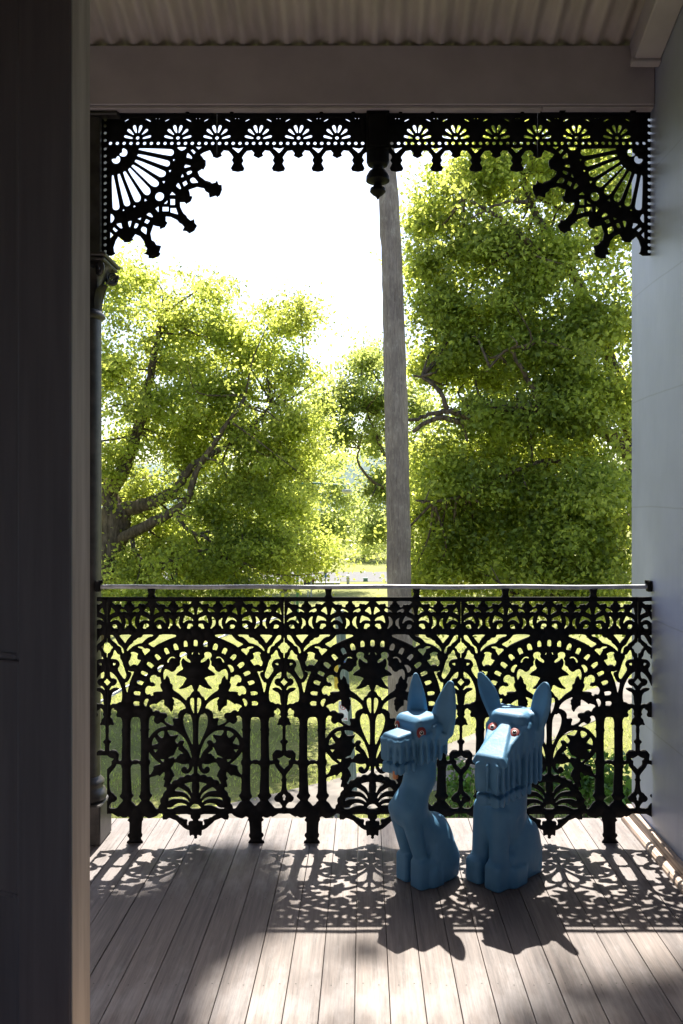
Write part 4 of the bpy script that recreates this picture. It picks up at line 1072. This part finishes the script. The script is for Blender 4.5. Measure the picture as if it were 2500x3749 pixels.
tree('broadleaf_tree', 'huge dense green tree filling the view right of the grey trunk', (rt.x, D2),
  [([(rt.x, D2, GZ - .1), (2420, 2150, D2), (2400, 1900, D2), (2340, 1700, D2)], .5, .36),
   ([(2340, 1720, D2), (2240, 1600, D2 - .6), (2130, 1540, D2 - .9), (2020, 1500, D2 - 1), (1880, 1490, D2 - 1), (1750, 1520, D2 - .8), (1690, 1545, D2 - .8), (1600, 1530, D2 - .9), (1510, 1580, D2 - .9)], .15, .035),
   ([(1720, 1530, D2 - .8), (1640, 1505, D2 - .9), (1570, 1520, D2 - .9), (1500, 1540, D2 - 1)], .07, .03),
   ([(1980, 1500, D2 - 1), (1940, 1400, D2 - 1.2), (1890, 1320, D2 - 1.3), (1860, 1280, D2 - 1.3), (1780, 1360, D2 - 1.2)], .06, .02),
   ([(1640, 1500, D2 - .9), (1600, 1420, D2 - .9), (1550, 1385, D2 - .9), (1510, 1375, D2 - .9)], .05, .02),
   ([(2340, 1700, D2), (2290, 1500, D2 - .2), (2200, 1250, D2 - .4), (2100, 1000, D2 - .5), (1960, 780, D2 - .5), (1900, 600, D2 - .5)], .20, .04),
   ([(2200, 1250, D2 - .4), (2080, 1200, D2 - .9), (1990, 1240, D2 - 1.2), (1900, 1290, D2 - 1.3)], .07, .02),
   ([(2100, 1000, D2 - .5), (1950, 900, D2 - 1), (1830, 800, D2 - 1.2), (1700, 720, D2 - 1.2)], .10, .02),
   ([(1930, 740, D2 - 1.6), (1880, 735, D2 - 1.7), (1800, 760, D2 - 1.7), (1720, 800, D2 - 1.6)], .04, .015),
   ([(2360, 1850, D2), (2240, 1950, D2 - .6), (2100, 2010, D2 - .8), (1980, 2070, D2 - .9), (1900, 2180, D2 - .9), (1880, 2172, D2 - .9)], .16, .03),
   ([(2340, 1750, D2), (2150, 1700, D2 - .4), (1980, 1690, D2 - .6), (1820, 1760, D2 - .6), (1640, 1830, D2 - .6), (1520, 1835, D2 - .7)], .07, .02)],
  [(1590, 800, 16.2, 110, 150, 1.0, 60), (1560, 980, 16.2, 80, 110, 1.0, 42), (1780, 640, 15.8, 190, 150, 1.6, 100), (2050, 640, 15.6, 180, 170, 1.6, 105), (2260, 760, 15.4, 150, 200, 1.4, 90), (1760, 900, 15.6, 190, 140, 1.6, 110),
   (2000, 950, 15.4, 190, 160, 1.6, 115), (1630, 1130, 16, 140, 130, 1.4, 85), (1850, 1150, 15.8, 180, 130, 1.4, 95), (2150, 1200, 15.0, 170, 180, 1.4, 115), (1610, 1340, 16.4, 130, 110, 1.2, 60), (1800, 1380, 16.4, 150, 90, 1.0, 62),
   (2100, 1400, 15.0, 150, 110, 1.2, 70), (2260, 1450, 15.2, 90, 220, 1.2, 60), (1600, 1680, 16.6, 150, 110, 1.4, 84), (1830, 1660, 16.6, 160, 120, 1.4, 92), (2060, 1650, 16.2, 150, 110, 1.2, 70), (2200, 1800, 14.6, 140, 190, 1.3, 110),
   (1600, 1880, 16.8, 140, 110, 1.4, 84), (1830, 1890, 16.6, 170, 130, 1.4, 105), (2040, 1900, 15.4, 140, 130, 1.3, 85), (1580, 2080, 16.8, 120, 90, 1.2, 60), (1790, 2090, 16.2, 180, 85, 1.3, 84), (2000, 2110, 15.2, 170, 80, 1.2, 74), (2210, 2100, 14.6, 130, 110, 1.1, 70),
   (1750, 2230, 15.6, 200, 60, 1.0, 30), (2120, 2230, 14.8, 170, 60, 1.0, 34), (1760, 1520, 15.6, 110, 60, .8, 40), (1900, 1540, 15.4, 130, 80, .9, 66), (2080, 1530, 15.0, 150, 90, 1, 84), (1720, 1260, 15.8, 150, 80, 1, 66), (1960, 1290, 15.2, 150, 90, 1, 70), (1940, 1770, 15.6, 160, 90, 1, 70), (1700, 1780, 16, 160, 80, 1, 60), (2150, 1960, 14.8, 150, 90, 1, 66), (1660, 1980, 16.2, 150, 80, 1, 60), (1950, 2010, 15.6, 150, 70, 1, 60), (2500, 1200, 16, 220, 400, 2, 120), (2550, 1900, 16, 220, 300, 2, 70), (1900, 420, 15.8, 300, 150, 1.8, 90), (2250, 480, 15.8, 200, 150, 1.6, 60)],
  .098, 118, .23, 'leaf', 160, dens=.60, grow=1.12)
D3 = 30.
mt_ = W(1500, 2300, D3)
tree('broadleaf_tree', 'olive green tree in the gap, its foliage meeting left of the grey trunk', (mt_.x, D3),
  [([(mt_.x, D3, GZ - .1), (1490, 1950, D3), (1480, 1700, D3), (1430, 1450, D3)], .35, .12),
   ([(1485, 1800, D3), (1400, 1650, D3 - .5), (1340, 1500, D3 - .7)], .12, .03),
   ([(1485, 1900, D3), (1420, 1800, D3 - .5), (1360, 1760, D3 - .8), (1310, 1690, D3 - .9), (1315, 1640, D3 - .9)], .10, .03)],
  [(1340, 1330, 29.6, 100, 90, 1.6, 60), (1400, 1480, 29.6, 110, 110, 1.6, 75), (1260, 1450, 29.5, 100, 110, 1.5, 62), (1180, 1500, 29.5, 90, 80, 1.2, 40), (1370, 1620, 30, 60, 90, 1.4, 40), (1250, 1590, 29, 80, 60, 1.2, 36), (1390, 1790, 30, 50, 120, 1.4, 46), (1370, 1950, 29.4, 60, 70, 1.0, 30), (1520, 1500, 30, 130, 200, 2, 60), (1540, 1850, 30, 110, 200, 2, 60)],
  .13, 95, .26, 'leaf2', 60)
for (px, d, lab, lobes) in (
    (1048, 46., 'pale distant tree with a short brown trunk above the handrail', [(1120, 1780, 46, 140, 110, 3, 95), (1240, 1800, 47, 80, 110, 2.5, 60), (1200, 1690, 47, 120, 70, 2.5, 50), (1300, 1830, 48, 50, 110, 2.5, 40), (1240, 1950, 46, 70, 70, 2, 40), (1160, 1930, 46, 140, 100, 2.5, 90), (1010, 1950, 46, 130, 110, 2.5, 70), (1080, 2050, 45, 90, 40, 2, 26), (950, 1800, 46, 120, 140, 3, 60)]),
    (1330, 72., 'hazy small tree on the grass bank left of the grey trunk', [(1330, 1960, 72, 90, 50, 3, 60), (1290, 1900, 74, 70, 60, 3, 40), (1390, 1920, 72, 70, 70, 3, 50), (1370, 2010, 70, 90, 35, 3, 60)]),
    (760, 60., 'far pale tree half hidden behind the forked left tree', [(760, 1800, 60, 260, 200, 5, 120), (520, 1900, 60, 230, 150, 5, 90), (820, 2020, 58, 260, 80, 4, 90)]),
    (1800, 48., 'far tree in shade behind the huge right tree', [(1700, 1850, 48, 200, 220, 4, 110), (1950, 1900, 48, 220, 200, 4, 110), (2150, 1800, 48, 200, 250, 4, 90), (1800, 1500, 48, 300, 220, 4, 90)])):
    b_ = W(px, 2150, d)
    tree('distant_tree', lab, (b_.x, d), [([(b_.x, d, GZ - .1), (px, 2080, d), (lobes[0][0] * .5 + px * .5, 1950, d)], .32, .15)], lobes, .19, 46, .42, 'leaf2', 30)

# tall bare grey trunk close to the balcony; its unseen crown is added above the roof to shape the soft shade on the boards
DT = 11.
tp = W(1462, 2600, DT)
tt = empty('tall_tree', (tp.x, DT, GZ), 'tall straight grey trunk rising past the centre of the valance', 'tree')
mb = MB()
yy = list(range(3200, 470, -45)); P_, Rr = [], []
KY = [440, 540, 627, 729, 975, 1500, 2100, 2900, 3200]; KC = [1414, 1417, 1420, 1423, 1435, 1451, 1461, 1472, 1476]; KW = [52, 57, 63, 74, 76, 85, 89, 98, 104]
for y in yy:
    p = W(float(np.interp(y, KY, KC)) + rng.normal() * .8, y, DT); P_.append((p.x, p.y, p.z)); Rr.append(float(np.interp(y, KY, KW)) * (1 + rng.normal() * .012) / 2 / FPX * DT)
top = Vector(P_[-1])
for k in range(1, 9):
    P_.append((top.x + .02 * k, top.y + .03 * k, top.z + .85 * k)); Rr.append(max(.05, Rr[-1] * .9))
mb.tube(P_, Rr, 22)
for v in mb.bm.verts:      # fibrous, slightly fluted bark
    a = math.atan2(v.co.y - DT, v.co.x - tp.x); k = 1 + random.uniform(-.02, .02)
    cx_ = tp.x; v.co.x += (v.co.x - (tp.x)) * (k - 1); v.co.y += (v.co.y - DT) * (k - 1)
mb.build('trunk', M['grey_trunk'], tt, smooth=True, loc=(-tp.x, -DT, -GZ))
# clumps of the high crown, listed by where their shade lands on the boards: (photo px, photo py, height, radius x, radius y, leaves)
cs, ts = [], []
def floor_xy(px, py):
    d = H * FPX / (py - VY); return ((px - VX) / FPX * d, d)
def shade(poly, tau, h):
    """leaf clump at height h whose shade covers this patch of boards (photo pixels)"""
    P2 = np.array([floor_xy(*p) for p in poly]); lo, hi = P2.min(0), P2.max(0)
    n = int((hi - lo).prod() * tau / .0017)
    q = lo + rng.uniform(size=(n, 2)) * (hi - lo); q = q[inside(q, P2)]
    hh = h + rng.normal(size=len(q)) * .35
    cs.append(np.column_stack([q, np.zeros(len(q))]) + np.array(SUN)[None, :] * hh[:, None]); ts.append(rng.uniform(0, 1, len(q)))
def blob(px, py, r, tau, h=13, sx=1.6):
    shade([(px + r * sx * math.cos(k * .628), py + r * math.sin(k * .628)) for k in range(10)], tau, h)
shade([(300, 3275), (560, 3255), (700, 3130), (770, 3085), (1020, 3090), (1060, 3230), (1040, 3390), (890, 3490), (790, 3570), (740, 3700), (690, 3900), (60, 3900), (60, 3275)], 3.2, 12.5)
blob(1345, 3480, 62, 1.6, 11.5, 1.0); blob(1140, 3610, 50, .7, 12); blob(1240, 3720, 40, .7, 12)
shade([(1880, 3640), (2080, 3560), (2300, 3590), (2600, 3500), (2600, 3900), (1830, 3900)], 1.5, 13)
blob(2020, 3500, 40, .7, 12); blob(1700, 3690, 40, .35, 12); blob(1500, 3240, 60, .5, 12)
me = leaf_mesh('crown', np.concatenate(cs), .11, np.concatenate(ts), up=1.2)
link('crown', me, M['leaf'], tt, (-tp.x, -DT, -GZ))

# garden shrubs below the balcony, right
for i, (px, py, d, rx_, ry_, rd, n, lab) in enumerate(((1990, 2870, 10.4, 60, 120, .35, 46, 'leafy shrub behind the right dog, left of the double bars'), (2130, 2850, 10.2, 80, 150, .4, 70, 'leafy green shrub seen between the rightmost double bars'),
                             (2260, 2880, 9.8, 70, 130, .35, 60, 'bright leafy shrub at the foot of the right wall'), (1690, 2900, 10.8, 70, 100, .35, 44, 'low leafy shrub seen between the two carved dogs'))):
    b_ = W(px, py, d)
    E = empty('garden_shrub', (b_.x, d, GZ), lab, 'shrub', 'shrubs below the balcony')
    me, tw = crown([(px, py, d, rx_, ry_, rd, n)], .085, 20, .09, 'foliage')
    link('foliage', me, M['leaf3'], E, (-b_.x, -d, -GZ))
    mb = MB()
    for t in tw[:18]:
        mb.tube(spline([(b_.x + rng.normal() * .06, d + rng.normal() * .06, GZ - .02), ((b_.x + t[0]) / 2, (d + t[1]) / 2, (GZ + t[2]) / 2 + .1), tuple(t)], 4), [.010 - .0008 * i for i in range(9)], 5)
    mb.build('stem', M['bark'], E, loc=(-b_.x, -d, -GZ))

# ------------------------------------------------------------------ street things seen through the lace
dP = gd(2900)
b0, t0 = W(1292, 2900, dP), W(1241, 2235, dP)
pole = empty('sign_pole', (b0.x, dP, GZ), 'weathered green timber pole carrying a white no parking sign', 'pole')
mb = MB(); loc0 = Vector((b0.x, dP, GZ))
pp = [(b0 + (t0 - b0) * (i / 10) - loc0) for i in range(11)]; pp[0].z -= .3
mb.tube(pp, [.083 - .004 * i / 10 for i in range(11)], 16); mb.build('post', M['pole'], pole, smooth=True, angle=40)
sc_ = dP / FPX
sp_ = W(1257, 2598, dP) - loc0
Y_ = -.098
mb = MB(); mb.box(sp_.x - 17 * sc_, sp_.x + 17 * sc_, Y_ - .004, Y_, sp_.z - 36 * sc_, sp_.z + 36 * sc_, bev=.0015)
sg = mb.build('sign_plate', M['sign_white'], pole); sg['label'] = 'white sign plate with red no parking ring'
cz = sp_.z + 16 * sc_
def ring(r0, r1, y, mat, nm, parent, n=28):
    mb = MB(); A, B = [], []
    for k in range(n):
        a = 2 * math.pi * k / n
        A.append(mb.bm.verts.new((sp_.x + r0 * math.cos(a), y, cz + r0 * math.sin(a)))); B.append(mb.bm.verts.new((sp_.x + r1 * math.cos(a), y, cz + r1 * math.sin(a))))
    for k in range(n):
        j = (k + 1) % n; mb.bm.faces.new((A[k], A[j], B[j], B[k]))
    return mb.build(nm, M[mat], parent)
ring(9 * sc_, 11 * sc_, Y_ - .006, 'sign_red', 'red_ring', sg)
mb = MB(); mb.box(-9.5 * sc_, 9.5 * sc_, -.0005, .0005, -.9 * sc_, .9 * sc_, M=Matrix.Translation((sp_.x, Y_ - .0065, cz)) @ Matrix.Rotation(R(45), 4, 'Y')); mb.build('red_slash', M['sign_red'], sg)
mb = MB(); mb.box(sp_.x - 3.5 * sc_, sp_.x - 1.7 * sc_, Y_ - .0055, Y_ - .0045, cz - 6 * sc_, cz + 6 * sc_)
for k in range(9):
    a0 = math.pi / 2 - math.pi * k / 8
for a0, a1 in [(math.pi / 2 - math.pi * k / 8, math.pi / 2 - math.pi * (k + 1) / 8) for k in range(8)]:
    q = [(r * math.cos(a), r * math.sin(a)) for r, a in ((3.6, a0), (3.6, a1), (2.0, a1), (2.0, a0))]
    mb.bm.faces.new([mb.bm.verts.new((sp_.x + (-1.7 + x_) * sc_, Y_ - .005, cz + (2.4 + z_) * sc_)) for x_, z_ in q])
mb.build('letter_p', M['eye_black'], sg)
mb = MB(); mb.bm.faces.new([mb.bm.verts.new((sp_.x + x_ * sc_, Y_ - .005, sp_.z + (z_ - 28) * sc_)) for x_, z_ in ((2, 1), (10, 1), (10, 4), (14, 0), (10, -4), (10, -1), (2, -1))]); mb.build('red_arrow', M['sign_red'], sg)
yp = W(1236, 2478, dP) - loc0
mb = MB(); mb.box(yp.x - 13 * sc_, yp.x + 7 * sc_, .085, .10, yp.z - 48 * sc_, yp.z + 48 * sc_, bev=.004); mb.build('yellow_board', M['sign_yellow'], pole)
bp_ = W(1259, 2420, dP) - loc0
mb = MB(); mb.box(bp_.x - 6 * sc_, bp_.x + 6 * sc_, -.094, -.088, bp_.z - 3 * sc_, bp_.z + 3 * sc_); mb.build('blue_marker', M['sign_blue'], pole)

# twisted service cable from the house corner down left to the pole
a_, c_ = W(300, 2608, 5.5), t0 + Vector((0, 0, -.12))
mb = MB(); P1, P2 = [], []
for i in range(60):
    t = i / 59; p = a_.lerp(c_, t); p.z += .28 * math.sin(math.pi * t)
    o_ = Vector((0, math.cos(i * 1.3), math.sin(i * 1.3))) * .007
    P1.append(p + o_); P2.append(p - o_)
mb.tube(P1, .007, 6); mb.tube(P2, .007, 6)
tag(mb.build('service_cable', M['cable'], smooth=True), 'pale twisted cable slanting behind the left end of the railing', 'cable')

# park lamp among the trees
dl = 34.
lp = W(1270, 1800, dl)
lamp = empty('park_lamp', (lp.x, dl, GZ), 'flat grey park lamp hanging in the gap left of the grey trunk', 'lamp')
h_ = lp.z - GZ
mb = MB(); mb.lathe([(.05, h_ + .10), (.20, h_ + .09), (.215, h_ + .05), (.21, h_ - .01), (.20, h_ - .015)], 24); mb.build('hood', M['lamp_grey'], lamp, smooth=True, angle=40)
mb = MB(); mb.lathe([(.195, h_ - .016), (.17, h_ - .06), (.10, h_ - .085)], 24); mb.build('lens', M['lamp_glass'], lamp, smooth=True, angle=40)
mb = MB(); mb.tube([(-2.1, .55, 0), (-2.1, .55, h_ + .25), (-1.8, .44, h_ + .40), (-.2, .15, h_ + .28), (0, 0, h_ + .09)], [.06, .05, .04, .03, .03], 10); mb.build('post', M['green_post'], lamp, smooth=True)

# small things across the lawn, left of the trunk
def ground_box_thing(name, label, cat, px, py, w, h, dd, parts):
    d = gd(py); p = W(px, py, d)
    E = empty(name, (p.x, d, GZ), label, cat)
    s_ = d / FPX
    for nm, x0, x1, z0, z1, y0, y1, mt in parts:
        mb = MB(); mb.box(x0 * s_, x1 * s_, y0, y1, z0 * s_, z1 * s_, bev=.008); mb.build(nm, M[mt], E)
    return E
ground_box_thing('site_board', 'dark board with two red stripes left of the thin grey post', 'board', 1131, 2152, 42, 40, .1,
  [('panel', -20, 20, 6, 40, -.03, .03, 'dark_panel'), ('stripe', -19.5, 19.5, 22.5, 25, -.045, -.031, 'dark_red'), ('stripe', -19.5, 19.5, 29, 31, -.045, -.031, 'dark_red'), ('leg', -19, -16, 0, 5.8, -.03, .03, 'dark_panel'), ('leg', 16, 19, 0, 5.8, -.03, .03, 'dark_panel')])
ground_box_thing('thin_post', 'thin pale grey post in front of the dark striped board', 'post', 1139, 2188, 6, 95, .1, [('shaft', -2.4, 2.4, 0, 92, -.04, .04, 'concrete_post'), ('cap', -3.2, 3.2, 92, 95, -.05, .05, 'concrete_post')])
ground_box_thing('marker_post', 'short grey marker post beside the thin tall post', 'post', 1127, 2190, 4, 30, .1, [('shaft', -1.8, 1.8, 0, 27, -.03, .03, 'concrete_post'), ('cap', -2.3, 2.3, 27, 29, -.035, .035, 'concrete_post')])
ground_box_thing('lantern_post', 'dark post topped by a small blue lantern', 'lantern', 1191, 2150, 10, 60, .1, [('shaft', -1.6, 1.6, 0, 36, -.03, .03, 'dark_panel'), ('lantern', -4.5, 4.5, 36, 50, -.08, .08, 'sign_blue'), ('hat', -5.2, 5.2, 50.2, 57, -.1, .1, 'dark_panel')])
ground_box_thing('litter_bin', 'upright dark bin with a white hood on the grey paving', 'bin', 1274, 2142, 14, 36, .1, [('body', -5, 5, 0, 27, -.12, .12, 'dark_panel'), ('front', -3, 4, 4, 24, -.14, -.121, 'concrete_post'), ('hood', -6.5, 4, 27.2, 37, -.13, .13, 'sign_white')])
ground_box_thing('utility_box', 'small green utility box on the far lawn left of the trunk', 'box', 1338, 2128, 16, 13, .1, [('body', -8, 8, 0, 11, -.2, .2, 'bin_green'), ('lid', -9, 9, 11.1, 13, -.22, .22, 'bin_green')])
gw = ground_box_thing('low_wall', 'low grey retaining wall beyond the lawn', 'wall', 1195, 2146, 90, 12, .1, [('wall', -48, 48, 0, 9, .4, .8, 'concrete_post'), ('coping', -49, 49, 9.2, 11.5, .35, .85, 'concrete_post')])
# picket fence and green post, right
dF = gd(2164)
fp = W(1905, 2164, dF)
fe = empty('picket_fence', (fp.x, dF, GZ), 'pale picket fence glimpsed under the huge right tree', 'fence')
sF = dF / FPX
for k in range(15):
    mb = MB(); x0 = (-70 + k * 10) * sF
    mb.box(x0 - .035, x0 + .035, -.012, .012, .02, 30 * sF - .06, bev=.004); mb.box(x0 - .02, x0 + .02, -.0118, .0118, 30 * sF - .0595, 30 * sF, bev=.006); mb.build('picket', M['picket'], fe)
for z_ in (7, 22):
    mb = MB(); mb.box(-75 * sF, 75 * sF, .0125, .05, z_ * sF - .03, z_ * sF + .03, bev=.004); mb.build('rail', M['picket'], fe)
ground_box_thing('green_post', 'short dark green post left of the picket fence', 'post', 1838, 2164, 14, 52, .1, [('shaft', -6, 6, 0, 50, -.08, .08, 'green_post'), ('cap', -7, 7, 50.2, 53, -.095, .095, 'green_post')])

# rough grass standing on the near lawn
n = 52000
gx = rng.uniform(-9, 11, n); gy = 8.5 + 20 * rng.uniform(size=n) ** 1.3
keep = np.ones(n, bool)
cc = np.array(cen)
for c in cc: keep &= (gx - c[0]) ** 2 + (gy - c[1]) ** 2 > .70 ** 2
gx, gy = gx[keep], gy[keep]; n = len(gx)
hgt = rng.uniform(.03, .10, n) * (0.6 + .8 * (np.sin(gx * 1.7) * np.sin(gy * 1.3) * .5 + .5)); a = rng.uniform(0, 6.28, n); w = rng.uniform(.006, .014, n)
base = np.column_stack([gx, gy, np.full(n, GZ - .005)])
dx = np.column_stack([np.cos(a), np.sin(a), np.zeros(n)]) * w[:, None]
tip = base + np.column_stack([rng.normal(size=n) * .03, rng.normal(size=n) * .03, hgt])
v = np.stack([base - dx, base + dx, tip], 1).reshape(-1, 3); t = np.arange(n * 3).reshape(-1, 3)
me = np_mesh('grass', v, tris=t)
at = me.attributes.new('tint', 'FLOAT', 'FACE'); at.data.foreach_set('value', rng.uniform(size=n).astype(np.float32))
tag(link('grass', me, M['leaf2']), 'short rough grass over the near lawn', 'grass', kind='stuff')
